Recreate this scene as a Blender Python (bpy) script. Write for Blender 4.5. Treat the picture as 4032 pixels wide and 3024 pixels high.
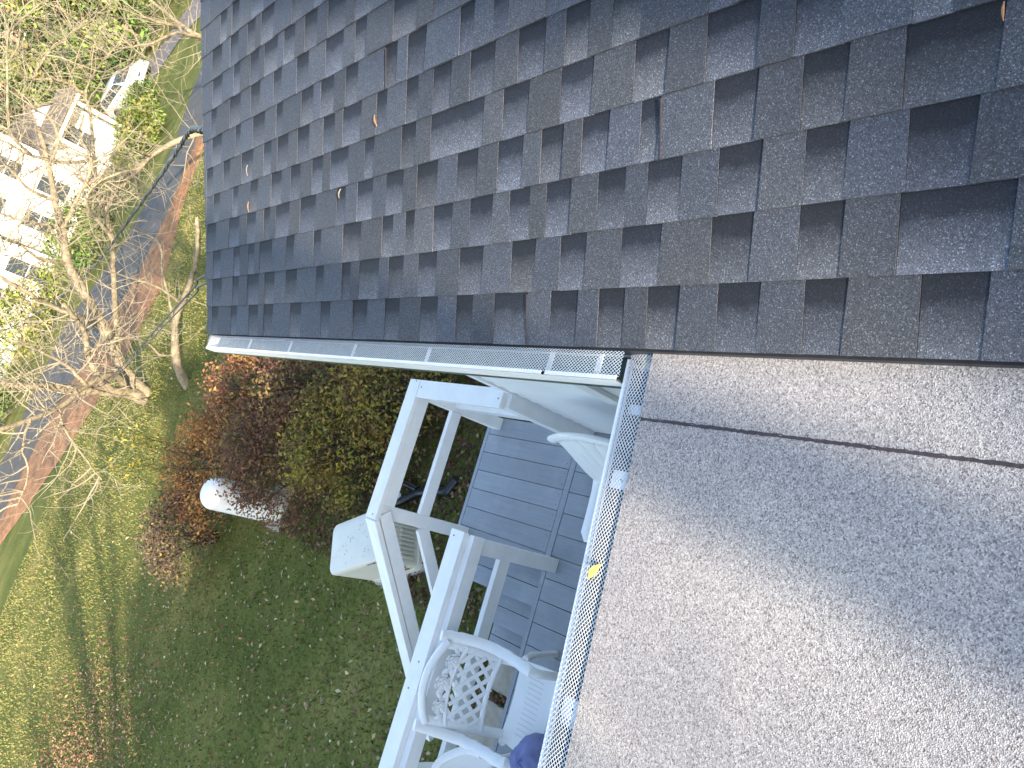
import bpy, bmesh, math, random
import numpy as np
from mathutils import Vector, Matrix

random.seed(7); rng = np.random.default_rng(7)
S = bpy.context.scene
C = S.collection
for o in list(bpy.data.objects): bpy.data.objects.remove(o)
R_ = math.radians

# ------------------------------------------------------------------ camera (the photo was taken with the phone turned: world up points left)
RT = Vector((0.941684, 0.064352, 0.330287)); UP = Vector((-0.285837, 0.670908, 0.684236)); BK = Vector((-0.17756, -0.738743, 0.650178))
cam = bpy.data.cameras.new('camera'); camo = bpy.data.objects.new('camera', cam); C.objects.link(camo)
cx, cy, cz = -UP, RT, BK
camo.matrix_world = Matrix(((cx.x, cy.x, cz.x, 0), (cx.y, cy.y, cz.y, 0), (cx.z, cy.z, cz.z, 0), (0, 0, 0, 1)))
cam.sensor_width = 36; cam.lens = 36 * 2796 / 4032; cam.clip_start = 0.05; cam.clip_end = 2000
S.camera = camo
S.render.resolution_x = 1024; S.render.resolution_y = 768

# ------------------------------------------------------------------ sky and sun
SUN_EL = R_(16.0); TRAV = Vector((0.20, 0.98, 0)).normalized()          # horizontal way the light travels
w = bpy.data.worlds.new('World'); S.world = w; w.use_nodes = True
nt = w.node_tree; bg = nt.nodes['Background']; sky = nt.nodes.new('ShaderNodeTexSky')
sky.sky_type = 'NISHITA'; sky.sun_disc = False; sky.sun_elevation = SUN_EL
sky.sun_rotation = math.atan2(-TRAV.x, -TRAV.y); sky.air_density = 1.0; sky.dust_density = 1.2; sky.ozone_density = 0.3
nt.links.new(sky.outputs[0], bg.inputs[0]); bg.inputs[1].default_value = 0.15
sl = bpy.data.lights.new('sun', 'SUN'); so = bpy.data.objects.new('sun', sl); C.objects.link(so)
sl.energy = 3.8; sl.angle = R_(0.53); sl.color = (1.0, 0.86, 0.66)
ld = Vector((TRAV.x * math.cos(SUN_EL), TRAV.y * math.cos(SUN_EL), -math.sin(SUN_EL)))
so.rotation_euler = ld.to_track_quat('-Z', 'Y').to_euler(); so.location = (0, -30, 30)
S.view_settings.view_transform = 'Standard'; S.view_settings.look = 'None'
S.view_settings.exposure = 2.1; S.view_settings.gamma = 1.0

# ------------------------------------------------------------------ materials
def M_(name):
    m = bpy.data.materials.new(name); m.use_nodes = True
    return m, m.node_tree.nodes, m.node_tree.links, m.node_tree.nodes['Principled BSDF']
def ramp(N, stops):
    r = N.new('ShaderNodeValToRGB'); e = r.color_ramp.elements
    while len(e) < len(stops): e.new(0.5)
    for i, (p, c) in enumerate(stops): e[i].position = p; e[i].color = (*c, 1)
    return r
def noise(N, L, scale, detail=3, src=None, rough=0.55):
    n = N.new('ShaderNodeTexNoise'); n.inputs['Scale'].default_value = scale; n.inputs['Detail'].default_value = detail; n.inputs['Roughness'].default_value = rough
    if src is not None: L.new(src, n.inputs['Vector'])
    return n
def mix(N, L, a, b, f, mode='MIX'):
    m = N.new('ShaderNodeMix'); m.data_type = 'RGBA'; m.blend_type = mode
    for s, v in ((0, f), (6, a), (7, b)):
        if hasattr(v, 'links') or hasattr(v, 'is_linked'): L.new(v, m.inputs[s])
        else: m.inputs[s].default_value = v if s == 0 else (*v, 1)
    return m.outputs[2]
def bump(N, L, h, strength, dist, bs):
    b = N.new('ShaderNodeBump'); b.inputs['Strength'].default_value = strength; b.inputs['Distance'].default_value = dist
    L.new(h, b.inputs['Height']); L.new(b.outputs[0], bs.inputs['Normal'])
def pos(N): return N.new('ShaderNodeNewGeometry').outputs['Position']
def simple(name, col, rough=0.6, var=0.12, scale=6, b=0.0, bscale=60, bdist=0.002, metal=0, dirt=None, spec=0.4):
    m, N, L, bs = M_(name); p = pos(N)
    n = noise(N, L, scale, 5, p)
    d = tuple(c * (1 - var) for c in col); u = tuple(min(1, c * (1 + var)) for c in col)
    r = ramp(N, [(0.3, d), (0.7, u)]); L.new(n.outputs[0], r.inputs[0]); out = r.outputs[0]
    if dirt:
        n2 = noise(N, L, dirt[1], 6, p, 0.7); r2 = ramp(N, [(dirt[2], (0, 0, 0)), (min(1, dirt[2] + .18), (1, 1, 1))]); L.new(n2.outputs[0], r2.inputs[0])
        out = mix(N, L, out, dirt[0], r2.outputs[0])
    L.new(out, bs.inputs['Base Color'])
    bs.inputs['Roughness'].default_value = rough; bs.inputs['Metallic'].default_value = metal; bs.inputs['Specular IOR Level'].default_value = spec
    if b: 
        n3 = noise(N, L, bscale, 4, p); bump(N, L, n3.outputs[0], b, bdist, bs)
    return m
MAT = {}
MAT['white_paint'] = simple('white_paint', (.78, .79, .80), .45, .05, 9, .25, 35, .002, dirt=((.55, .55, .53), 14, .66))
MAT['vinyl'] = simple('white_vinyl', (.74, .76, .78), .5, .03, 4, .08, 8, .004)
MAT['trim'] = simple('painted_trim', (.66, .67, .67), .5, .05, 7, .15, 40, .001, dirt=((.40, .38, .33), 9, .68))
MAT['aluminium'] = simple('white_aluminium', (.70, .72, .74), .38, .04, 10, .05, 90, .001, dirt=((.45, .46, .45), 18, .66))
MAT['mesh'] = simple('mesh_metal', (.62, .64, .66), .35, .08, 40, metal=.6)
MAT['resin'] = simple('white_resin', (.80, .81, .82), .35, .03, 12, .12, 45, .001, dirt=((.62, .62, .60), 20, .68))
MAT['generator'] = simple('cream_enamel', (.66, .65, .58), .42, .05, 5, .05, 30, .001, dirt=((.42, .42, .33), 11, .62))
MAT['tank'] = simple('tank_enamel', (.74, .76, .78), .35, .04, 5, .05, 20, .002, dirt=((.42, .40, .35), 9, .64))
MAT['concrete'] = simple('concrete', (.36, .33, .28), .9, .18, 12, .5, 90, .003, dirt=((.20, .18, .15), 7, .58))
MAT['black_pipe'] = simple('black_pipe', (.018, .022, .03), .35, .2, 20, .1, 60, .001)
MAT['cloth'] = simple('lavender_cloth', (.20, .22, .42), .95, .14, 18, .5, 350, .002)
MAT['asphalt'] = simple('asphalt', (.070, .066, .064), .85, .25, 3, .3, 60, .004, dirt=((.085, .082, .08), 1.2, .52))
MAT['soil'] = simple('orange_soil', (.25, .125, .06), .95, .35, 2.5, .8, 9, .06, dirt=((.16, .07, .035), 3.5, .55))
MAT['far_gravel'] = simple('driveway_gravel', (.13, .12, .125), .9, .2, 4, .3, 30, .01)
MAT['dark'] = simple('dark_void', (.03, .032, .035), .7, .2, 10)
MAT['drip'] = simple('dark_drip_edge', (.022, .024, .030), .5, .2, 20)
MAT['tar'] = simple('tar_line', (.030, .024, .030), .6, .3, 60, .4, 220, .002)
MAT['screw'] = simple('screw_head', (.10, .10, .11), .4, .1, 50, metal=.6)
MAT['bark'] = simple('bark', (.20, .165, .115), .9, .4, 9, .8, 26, .02, dirt=((.10, .085, .06), 5, .5))
MAT['twig'] = simple('pale_twigs', (.20, .175, .13), .85, .3, 3)
MAT['stem'] = simple('shrub_stems', (.085, .065, .05), .9, .3, 20)
MAT['cable'] = simple('cable_jacket', (.035, .04, .05), .5, .2, 30)
MAT['nsiding'] = simple('neighbour_siding', (.45, .45, .44), .6, .05, 1)
MAT['nroof'] = simple('neighbour_roof', (.09, .08, .075), .9, .3, 3)
MAT['carpaint'] = simple('silver_car_paint', (.62, .65, .68), .25, .03, 2, metal=.5)
MAT['glass'] = simple('dark_glass', (.03, .04, .05), .08, .1, 2)
MAT['blind'] = simple('window_blind', (.60, .61, .62), .5, .05, 3)
MAT['tyre'] = simple('tyre_rubber', (.02, .02, .02), .8, .2, 20)
MAT['rim'] = simple('wheel_rim', (.45, .46, .48), .3, .1, 10, metal=.8)
MAT['red_lamp'] = simple('red_tail_lamp', (.35, .02, .02), .25, .1, 10)
MAT['deadleaf'] = simple('dead_leaf', (.30, .16, .08), .8, .35, 50)
MAT['leafyellow'] = simple('yellow_leaf', (.55, .45, .12), .7, .25, 40)
MAT['sticker_w'] = simple('sticker_white', (.62, .63, .66), .4, .06, 60)
MAT['sticker_r'] = simple('sticker_red', (.28, .05, .06), .4, .1, 60)
MAT['sticker_o'] = simple('sticker_orange', (.55, .20, .05), .4, .1, 60)
MAT['sticker_k'] = simple('sticker_black', (.03, .03, .03), .4, .1, 60)

def deck_material():
    m, N, L, bs = M_('grey_blue_deck_paint'); p = pos(N)
    oi = N.new('ShaderNodeObjectInfo')
    n = noise(N, L, 3.5, 6, p, .65); r = ramp(N, [(0.32, (.225, .25, .295)), (.55, (.265, .29, .335)), (0.75, (.32, .345, .385))]); L.new(n.outputs[0], r.inputs[0])
    mp = N.new('ShaderNodeMapping'); mp.inputs['Scale'].default_value = (90, 3, 3); L.new(p, mp.inputs['Vector'])
    g = noise(N, L, 1, 4, mp.outputs[0])
    o1 = mix(N, L, r.outputs[0], g.outputs[0], .18, 'OVERLAY')
    rr = ramp(N, [(0, (.93, .93, .93)), (1, (1.07, 1.07, 1.07))]); L.new(oi.outputs['Random'], rr.inputs[0])
    o2 = mix(N, L, o1, rr.outputs[0], 1.0, 'MULTIPLY')
    L.new(o2, bs.inputs['Base Color']); bs.inputs['Roughness'].default_value = .55
    bump(N, L, g.outputs[0], .18, .002, bs); return m
MAT['deck'] = deck_material()

def shingle_material():
    # granules: the colour bands (darker band at the head of the recessed pieces, pale toe) are printed in the granules of such shingles
    m, N, L, bs = M_('slate_shingle_granules'); p = pos(N)
    oi = N.new('ShaderNodeObjectInfo'); sep = N.new('ShaderNodeSeparateColor'); L.new(oi.outputs['Color'], sep.inputs[0])
    tc = N.new('ShaderNodeTexCoord'); sx = N.new('ShaderNodeSeparateXYZ'); L.new(tc.outputs['Generated'], sx.inputs[0])
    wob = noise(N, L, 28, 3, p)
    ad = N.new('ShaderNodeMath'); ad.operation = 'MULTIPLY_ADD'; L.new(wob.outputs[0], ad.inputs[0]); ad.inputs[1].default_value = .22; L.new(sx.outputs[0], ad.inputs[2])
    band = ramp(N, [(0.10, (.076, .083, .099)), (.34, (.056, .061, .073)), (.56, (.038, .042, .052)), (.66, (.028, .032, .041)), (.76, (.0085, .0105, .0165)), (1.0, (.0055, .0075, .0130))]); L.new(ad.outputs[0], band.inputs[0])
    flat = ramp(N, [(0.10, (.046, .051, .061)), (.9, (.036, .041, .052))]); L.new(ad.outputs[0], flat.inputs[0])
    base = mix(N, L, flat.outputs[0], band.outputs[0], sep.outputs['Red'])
    tone = ramp(N, [(0, (.74, .74, .74)), (1, (1.25, 1.25, 1.25))]); L.new(sep.outputs['Green'], tone.inputs[0])
    base = mix(N, L, base, tone.outputs[0], 1.0, 'MULTIPLY')
    hue = ramp(N, [(0, (.93, .98, 1.09)), (.7, (1, 1, 1)), (1, (1.02, 1.0, .985))]); L.new(sep.outputs['Blue'], hue.inputs[0])
    base = mix(N, L, base, hue.outputs[0], 1.0, 'MULTIPLY')
    g1 = N.new('ShaderNodeTexVoronoi'); g1.inputs['Scale'].default_value = 520; L.new(p, g1.inputs['Vector'])
    gs = N.new('ShaderNodeSeparateColor'); L.new(g1.outputs['Color'], gs.inputs[0])
    gr = ramp(N, [(0, (.45, .46, .48)), (.35, (.80, .80, .82)), (.75, (1.12, 1.12, 1.13)), (.93, (1.6, 1.6, 1.6)), (1, (3.4, 3.4, 3.3))]); L.new(gs.outputs['Red'], gr.inputs[0])
    base = mix(N, L, base, gr.outputs[0], 1.0, 'MULTIPLY')
    L.new(base, bs.inputs['Base Color']); bs.inputs['Roughness'].default_value = .72; bs.inputs['Specular IOR Level'].default_value = .35
    bump(N, L, g1.outputs['Distance'], .5, .0016, bs); return m
MAT['shingle'] = shingle_material()

def roll_material():
    m, N, L, bs = M_('pale_mineral_roofing'); p = pos(N)
    g1 = N.new('ShaderNodeTexVoronoi'); g1.inputs['Scale'].default_value = 400; L.new(p, g1.inputs['Vector'])
    gs = N.new('ShaderNodeSeparateColor'); L.new(g1.outputs['Color'], gs.inputs[0])
    gr = ramp(N, [(0, (.12, .11, .115)), (.22, (.24, .225, .225)), (.55, (.325, .31, .305)), (.85, (.40, .38, .37)), (1, (.52, .50, .475))]); L.new(gs.outputs['Red'], gr.inputs[0])
    n = noise(N, L, 2.2, 5, p, .6); r = ramp(N, [(.3, (.72, .73, .77)), (.7, (.96, .955, .94))]); L.new(n.outputs[0], r.inputs[0])
    base = mix(N, L, gr.outputs[0], r.outputs[0], 1.0, 'MULTIPLY')
    L.new(base, bs.inputs['Base Color']); bs.inputs['Roughness'].default_value = .85; bs.inputs['Specular IOR Level'].default_value = .3
    bump(N, L, g1.outputs['Distance'], .45, .0022, bs); return m
MAT['roll'] = roll_material()

def lawn_material():
    m, N, L, bs = M_('lawn_ground'); p = pos(N)
    n = noise(N, L, .55, 6, p, .62); r = ramp(N, [(.33, (.075, .098, .024)), (.5, (.12, .135, .036)), (.62, (.18, .175, .055)), (.76, (.25, .205, .085))]); L.new(n.outputs[0], r.inputs[0])
    n2 = noise(N, L, 22, 5, p, .7); r2 = ramp(N, [(.3, (.55, .55, .5)), (.7, (1.35, 1.35, 1.3))]); L.new(n2.outputs[0], r2.inputs[0])
    o = mix(N, L, r.outputs[0], r2.outputs[0], 1.0, 'MULTIPLY')
    L.new(o, bs.inputs['Base Color']); bs.inputs['Roughness'].default_value = .95; bs.inputs['Specular IOR Level'].default_value = .1
    bump(N, L, n2.outputs[0], .8, .03, bs); return m
MAT['lawn'] = lawn_material()

def attr_material(name, rough=.7, trans=.25, spec=.2):
    m, N, L, bs = M_(name)
    a = N.new('ShaderNodeAttribute'); a.attribute_name = 'Col'; L.new(a.outputs['Color'], bs.inputs['Base Color'])
    bs.inputs['Roughness'].default_value = rough; bs.inputs['Specular IOR Level'].default_value = spec
    if trans:
        tr = N.new('ShaderNodeBsdfTranslucent'); L.new(a.outputs['Color'], tr.inputs['Color'])
        ms = N.new('ShaderNodeMixShader'); ms.inputs[0].default_value = trans
        L.new(bs.outputs[0], ms.inputs[1]); L.new(tr.outputs[0], ms.inputs[2]); L.new(ms.outputs[0], N['Material Output'].inputs[0])
    return m
MAT['leaf'] = attr_material('shrub_leaves'); MAT['grass'] = attr_material('grass_blades', .7, .3); MAT['litter'] = attr_material('leaf_litter', .8, .1)
MAT['needle'] = attr_material('evergreen_foliage', .8, .15)

# ------------------------------------------------------------------ building helpers
def tag(o, label=None, cat=None, group=None, kind=None):
    if label: o['label'] = label
    if cat: o['category'] = cat
    if group: o['group'] = group
    if kind: o['kind'] = kind
    return o
def thing(name, loc, label, cat, group=None, rz=0):
    o = bpy.data.objects.new(name, None); o.empty_display_size = .1; C.objects.link(o); o.location = loc; o.rotation_euler = (0, 0, rz)
    return tag(o, label, cat, group)
def root_loc(p):
    v = Vector((0, 0, 0))
    while p is not None: v += Vector(p.location); p = p.parent
    return v
class MB:
    def __init__(s): s.v = []; s.f = []
    def add(s, V, F):
        b = len(s.v); s.v += [tuple(v) for v in V]; s.f += [tuple(i + b for i in f) for f in F]; return s
    def box(s, c, d, X=None, bev=0):
        c = Vector(c); hx, hy, hz = d[0] / 2, d[1] / 2, d[2] / 2
        Xm = X or Matrix.Identity(3)
        if bev:
            bm = bmesh.new(); bmesh.ops.create_cube(bm, size=1)
            for v in bm.verts: v.co = Vector((v.co.x * d[0], v.co.y * d[1], v.co.z * d[2]))
            bmesh.ops.bevel(bm, geom=bm.edges[:], offset=bev, segments=2, affect='EDGES', profile=.6)
            bm.verts.index_update()
            s.add([c + Xm @ v.co for v in bm.verts], [[v.index for v in f.verts] for f in bm.faces]); bm.free(); return s
        V = [c + Xm @ Vector((sx * hx, sy * hy, sz * hz)) for sx in (-1, 1) for sy in (-1, 1) for sz in (-1, 1)]
        return s.add(V, [(0, 1, 3, 2), (4, 6, 7, 5), (0, 4, 5, 1), (2, 3, 7, 6), (0, 2, 6, 4), (1, 5, 7, 3)])
    def bb(s, x0, x1, y0, y1, z0, z1, bev=0): return s.box(((x0 + x1) / 2, (y0 + y1) / 2, (z0 + z1) / 2), (abs(x1 - x0), abs(y1 - y0), abs(z1 - z0)), None, bev)
    def beam(s, a, b, wd, ht, bev=0, upv=(0, 0, 1)):
        a = Vector(a); b = Vector(b); d = (b - a); l = d.length; d.normalize(); u = Vector(upv); sd = d.cross(u).normalized(); u = sd.cross(d)
        return s.box((a + b) / 2, (l, wd, ht), Matrix((d, sd, u)).transposed(), bev)
    def tube(s, P, r, n=8, cap=True, flat=1.0, up=(0, 0, 1)):
        P = [Vector(p) for p in P]; r = list(r) if hasattr(r, '__len__') else [r] * len(P); b = len(s.v); last = None
        for i, p in enumerate(P):
            t = (P[min(i + 1, len(P) - 1)] - P[max(i - 1, 0)]).normalized()
            if last is None:
                a = Vector(up) if abs(t.dot(Vector(up))) < .95 else Vector((1, .2, 0)); a = (a - t * a.dot(t)).normalized()
            else: a = (last - t * last.dot(t)).normalized()
            last = a; c = t.cross(a)
            for k in range(n):
                th = 2 * math.pi * k / n; s.v.append(tuple(p + (a * math.cos(th) * flat + c * math.sin(th)) * r[i]))
        for i in range(len(P) - 1):
            for k in range(n):
                k2 = (k + 1) % n; s.f.append((b + i * n + k, b + i * n + k2, b + (i + 1) * n + k2, b + (i + 1) * n + k))
        if cap: s.f.append(tuple(b + k for k in range(n))[::-1]); s.f.append(tuple(b + (len(P) - 1) * n + k for k in range(n)))
        return s
    def lathe(s, prof, c, n=24, X=None):
        b = len(s.v); c = Vector(c); Xm = X or Matrix.Identity(3)
        for r, z in prof:
            for k in range(n): s.v.append(tuple(c + Xm @ Vector((r * math.cos(2 * math.pi * k / n), r * math.sin(2 * math.pi * k / n), z))))
        for i in range(len(prof) - 1):
            for k in range(n): k2 = (k + 1) % n; s.f.append((b + i * n + k, b + i * n + k2, b + (i + 1) * n + k2, b + (i + 1) * n + k))
        s.f.append(tuple(b + k for k in range(n))[::-1]); s.f.append(tuple(b + (len(prof) - 1) * n + k for k in range(n))); return s
    def ell(s, c, r, X=None, nu=8, nv=5):
        prof = [(max(1e-3, math.cos(-math.pi / 2 + math.pi * i / nv)), math.sin(-math.pi / 2 + math.pi * i / nv)) for i in range(nv + 1)]
        b = len(s.v); c = Vector(c); Xm = X or Matrix.Identity(3)
        for a, z in prof:
            for k in range(nu): th = 2 * math.pi * k / nu; s.v.append(tuple(c + Xm @ Vector((a * math.cos(th) * r[0], a * math.sin(th) * r[1], z * r[2]))))
        for i in range(nv):
            for k in range(nu): k2 = (k + 1) % nu; s.f.append((b + i * nu + k, b + i * nu + k2, b + (i + 1) * nu + k2, b + (i + 1) * nu + k))
        return s
    def quad(s, *v): return s.add(v, [tuple(range(len(v)))])
    def build(s, name, mat, parent=None, smooth=False, local=False):
        off = Vector((0, 0, 0)) if local else root_loc(parent)
        me = bpy.data.meshes.new(name); me.from_pydata([tuple(Vector(v) - off) for v in s.v], [], s.f); me.update()
        me.materials.append(MAT[mat] if isinstance(mat, str) else mat)
        if smooth:
            for p in me.polygons: p.use_smooth = True
        o = bpy.data.objects.new(name, me); C.objects.link(o); o.parent = parent; return o
def shade_auto(o, ang=40):
    me = o.data
    for p in me.polygons: p.use_smooth = True
    bm = bmesh.new(); bm.from_mesh(me); lim = R_(ang)
    for e in bm.edges:
        if len(e.link_faces) == 2 and e.calc_face_angle(0) > lim: e.smooth = False
    bm.to_mesh(me); bm.free(); return o
def fast(name, V, n, mat, cols=None, parent=None):
    """V: (k*n,3) vertices, faces of n verts each in order, cols: one colour per face"""
    V = np.asarray(V, np.float32); off = root_loc(parent); V = V - np.array(off, np.float32); k = len(V) // n
    me = bpy.data.meshes.new(name); me.vertices.add(len(V)); me.vertices.foreach_set('co', V.ravel())
    me.loops.add(k * n); me.loops.foreach_set('vertex_index', np.arange(k * n, dtype=np.int32))
    me.polygons.add(k); me.polygons.foreach_set('loop_start', np.arange(0, k * n, n, dtype=np.int32)); me.polygons.foreach_set('loop_total', np.full(k, n, np.int32))
    me.update(); me.validate()
    if cols is not None:
        a = me.color_attributes.new('Col', 'FLOAT_COLOR', 'POINT'); c = np.ones((k * n, 4), np.float32); c[:, :3] = np.repeat(np.asarray(cols, np.float32), n, axis=0); a.data.foreach_set('color', c.ravel())
    me.materials.append(MAT[mat]); o = bpy.data.objects.new(name, me); C.objects.link(o); o.parent = parent; return o
def copy_part(o, parent, loc=None):
    c = o.copy(); C.objects.link(c); c.parent = parent
    if loc is not None: c.location = loc
    return c
def unit(v): return v / (np.linalg.norm(v, axis=-1, keepdims=True) + 1e-9)
def palette(pal, k, jit=.18):
    pal = np.array(pal); wts = pal[:, 3] / pal[:, 3].sum(); c = pal[rng.choice(len(pal), k, p=wts), :3]
    return np.clip(c * (1 + rng.normal(0, jit, (k, 1))) * (1 + rng.normal(0, jit * .4, (k, 3))), .004, .9)
def leaf_quads(P, size, flat=0.0, asp=.55, upbias=0.0):
    """leaf-shaped rhombs (4 verts) around points P"""
    k = len(P); d = rng.normal(size=(k, 3)); d[:, 2] = d[:, 2] * (1 - flat) + upbias; d = unit(d)
    nrm = rng.normal(size=(k, 3)); nrm[:, 2] += 6 * flat; s = unit(np.cross(nrm, d)); sz = (size * rng.uniform(.6, 1.3, k))[:, None]
    bend = unit(np.cross(d, s)) * sz * .18
    q = np.stack([P - d * sz * .5, P + s * sz * asp * .5 + bend, P + d * sz * .5, P - s * sz * asp * .5 + bend], 1)
    return q.reshape(-1, 3)

# ------------------------------------------------------------------ terrain
def gz(x, y):
    return -4.28 - .055 * min(max(y - 4.5, 0), 42)
xs = [-400, -150, -60, -20, -8, 0, 8, 20, 60, 150, 400]; ys = [-300, -60, -20, -5, 4.5, 10, 20, 30, 46.5, 60, 120, 400]
mb = MB(); V = [(x, y, gz(x, y)) for y in ys for x in xs]; nx = len(xs)
mb.add(V, [(j * nx + i, j * nx + i + 1, (j + 1) * nx + i + 1, (j + 1) * nx + i) for j in range(len(ys) - 1) for i in range(nx - 1)])
tag(mb.build('lawn', 'lawn'), kind='structure')
def strip(name, left, right, mat, dz, hump=0, sub=8, rnd=0):
    m = MB(); n = 14; V = []; 
    Lp = [Vector(p) for p in left]; Rp = [Vector(p) for p in right]
    def at(P, t):
        f = t * (len(P) - 1); i = min(int(f), len(P) - 2); return P[i].lerp(P[i + 1], f - i)
    k = sub * (len(Lp) - 1)
    for i in range(k + 1):
        a = at(Lp, i / k); b = at(Rp, i / k)
        for j in range(n + 1):
            p = a.lerp(b, j / n); e = math.sin(math.pi * j / n)
            z = gz(p.x, p.y) + dz + hump * e + (random.uniform(-rnd, rnd) * e)
            V.append((p.x + random.uniform(-rnd, rnd), p.y + random.uniform(-rnd, rnd), z))
    m.add(V, [(i * (n + 1) + j, (i + 1) * (n + 1) + j, (i + 1) * (n + 1) + j + 1, i * (n + 1) + j + 1) for i in range(k) for j in range(n)])
    o = m.build(name, mat, smooth=True); tag(o, kind='structure'); return o
road_near = [(24, 25.5), (14, 24.8), (8.9, 24.3), (6.3, 24.1), (4.05, 24.8), (2.2, 26.6), (-1.9, 30.5), (-6, 32), (-14, 32.5), (-40, 32)]
road_far = [(24, 30.5), (16, 30), (11.7, 29), (9.4, 28.0), (7.1, 28.8), (5.4, 30.3), (2.2, 36.5), (-4.3, 38.0), (-14, 38), (-40, 37.6)]
strip('road', [(*p, 0) for p in road_near], [(*p, 0) for p in road_far], 'asphalt', .03)
bank_near = [(24, 24.0), (14, 23.4), (8.9, 23.0), (6.0, 22.4), (3.2, 20.8), (.8, 22.0), (-2.0, 24.8), (-6, 29.4), (-14, 31.5), (-40, 31.4)]
strip('soil_bank', [(*p, 0) for p in bank_near], [(p[0], p[1] + .1, 0) for p in road_near], 'soil', .015, .10, 10, .05)
strip('driveway', [(12, 60, 0), (16.8, 47.0, 0), (17.4, 43, 0), (18.2, 39.5, 0), (18.0, 34, 0), (15, 30.4, 0)], [(15.5, 61, 0), (20.3, 48, 0), (21.0, 43, 0), (21.6, 39, 0), (21.0, 33, 0), (19, 30.6, 0)], 'far_gravel', .03)

# ------------------------------------------------------------------ the house
RP = R_(21.8); cs, sn = math.cos(RP), math.sin(RP)
E0 = Vector((.466, 0, -1.2787)); UPS = Vector((cs, 0, sn)); NR = Vector((-sn, 0, cs))
RAKE = 3.935; EXPO = .1429
house = thing('house', (2.6, 0, -4.28), 'white house with slate grey shingle roof and low porch roof', 'house')
HL = Vector(house.location)
def rp(u, y, h=0): return E0 + UPS * u + NR * h + Vector((0, y, 0))
# roof deck, other slope, gable walls
mb = MB(); RU = 4.6; ridge = rp(RU, 0)
for (y0, y1) in ((-7, RAKE - .006),):
    a = [rp(.012, y0, -.004), rp(.012, y1, -.004), rp(RU, y1, -.004), rp(RU, y0, -.004)]; b = [v + NR * -.02 for v in a]
    mb.add(a + b, [(0, 3, 2, 1), (4, 5, 6, 7), (0, 1, 5, 4), (1, 2, 6, 5), (2, 3, 7, 6), (3, 0, 4, 7)])
    mir = lambda v: Vector((2 * ridge.x - v.x, v.y, v.z)); a2 = [mir(v) for v in a]; b2 = [mir(v) for v in b]
    mb.add(a2 + b2, [(0, 1, 2, 3), (7, 6, 5, 4), (0, 4, 5, 1), (1, 5, 6, 2), (2, 6, 7, 3), (3, 7, 4, 0)])
roof = mb.build('roof', 'drip', house)
# shingles ------------------------------------------------------
def shingle_mesh(name, L, h_lo, h_hi, th, taper):
    v = []; segs = 5
    rows = [(0, h_lo), (L, h_hi)]
    for j, (x, h) in enumerate(rows):
        for zz in (h, h - th):
            for k in range(2):
                y = k + (taper if (k == 1 and j == 0) else 0)
                v.append((x, y, zz))
    # 0,1 top low  2,3 bottom low  4,5 top high 6,7 bottom high
    f = [(0, 4, 5, 1), (0, 1, 3, 2), (0, 2, 6, 4), (1, 5, 7, 3), (4, 6, 7, 5), (2, 3, 7, 6)]
    me = bpy.data.meshes.new(name); me.from_pydata(v, [], f); me.update(); me.materials.append(MAT['shingle']); return me
me_low = shingle_mesh('shingle', .158, .0066, .0008, .0060, 0)
me_high = shingle_mesh('shingle_tab', .158, .0082, .0026, .0060, .07)
ROT = Matrix((UPS, Vector((0, 1, 0)), NR)).transposed().to_euler()
REC = {0: [(0.341, 0.444), (0.568, 0.651), (0.743, 0.842), (0.938, 1.028), (1.095, 1.178), (1.247, 1.347), (1.436, 1.578), (1.676, 1.759), (1.853, 1.951)],
 1: [(0.312, 0.485), (0.58, 0.667), (0.764, 0.863), (0.991, 1.109), (1.221, 1.313), (1.406, 1.504), (1.627, 1.742), (1.859, 1.965)],
 2: [(0.371, 0.477), (0.578, 0.661), (0.749, 0.85), (0.942, 1.036), (1.101, 1.187), (1.277, 1.369), (1.432, 1.515), (1.588, 1.693), (1.779, 1.879), (1.983, 2.039)],
 3: [(0.342, 0.489), (0.584, 0.672), (0.764, 0.867), (1.002, 1.059), (1.153, 1.243), (1.307, 1.39), (1.46, 1.566), (1.655, 1.756), (1.856, 1.97)],
 4: [(0.764, 0.888), (0.984, 1.081), (1.207, 1.321), (1.438, 1.546), (1.629, 1.894)],
 5: [(1.222, 1.306), (1.377, 1.485), (1.581, 1.695), (1.785, 1.881)]}
WM = camo.matrix_world.inverted()
def in_view(p, m=.06):
    c = WM @ Vector(p)
    if c.z > -.05: return False
    x = c.x / -c.z * 2796 / 2016; y = c.y / -c.z * 2796 / 1512
    return abs(x) < 1 + m and abs(y) < 1 + m
bulk_v = []; bulk_f = []; cand = []
for k in range(0, 32):
    u = EXPO * k + (.0 if k == 0 else .003)
    rec = list(REC.get(k, []))
    lo = rec[0][0] if rec else random.uniform(.6, .9); hi = rec[-1][1] if rec else lo
    y = hi + random.uniform(.07, .13)
    while y < RAKE - .05:
        wd = random.choice((.07, .085, .095, .11, .14)); rec.append((y, min(y + wd, RAKE - .02))); y += wd + random.choice((.06, .085, .1, .115, .14, .17))
    y = lo - random.uniform(.07, .13)
    while y > -1.2:
        wd = random.choice((.07, .085, .095, .11, .14)); rec.insert(0, (y - wd, y)); y -= wd + random.choice((.06, .085, .1, .115, .14, .17))
    prev = rec[0][0]
    pieces = []
    for a, b in rec:
        if a > prev: pieces.append((prev, a, 1))
        pieces.append((a, b, 0)); prev = b
    if prev < RAKE: pieces.append((prev, RAKE, 1))
    for (a, b, hi_) in pieces:
        vis = any(in_view(rp(u + du, yy)) for du in (.0, .07, .14) for yy in (a, (a + b) / 2, b))
        cand.append((u, a, b, hi_, vis, k))
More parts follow.
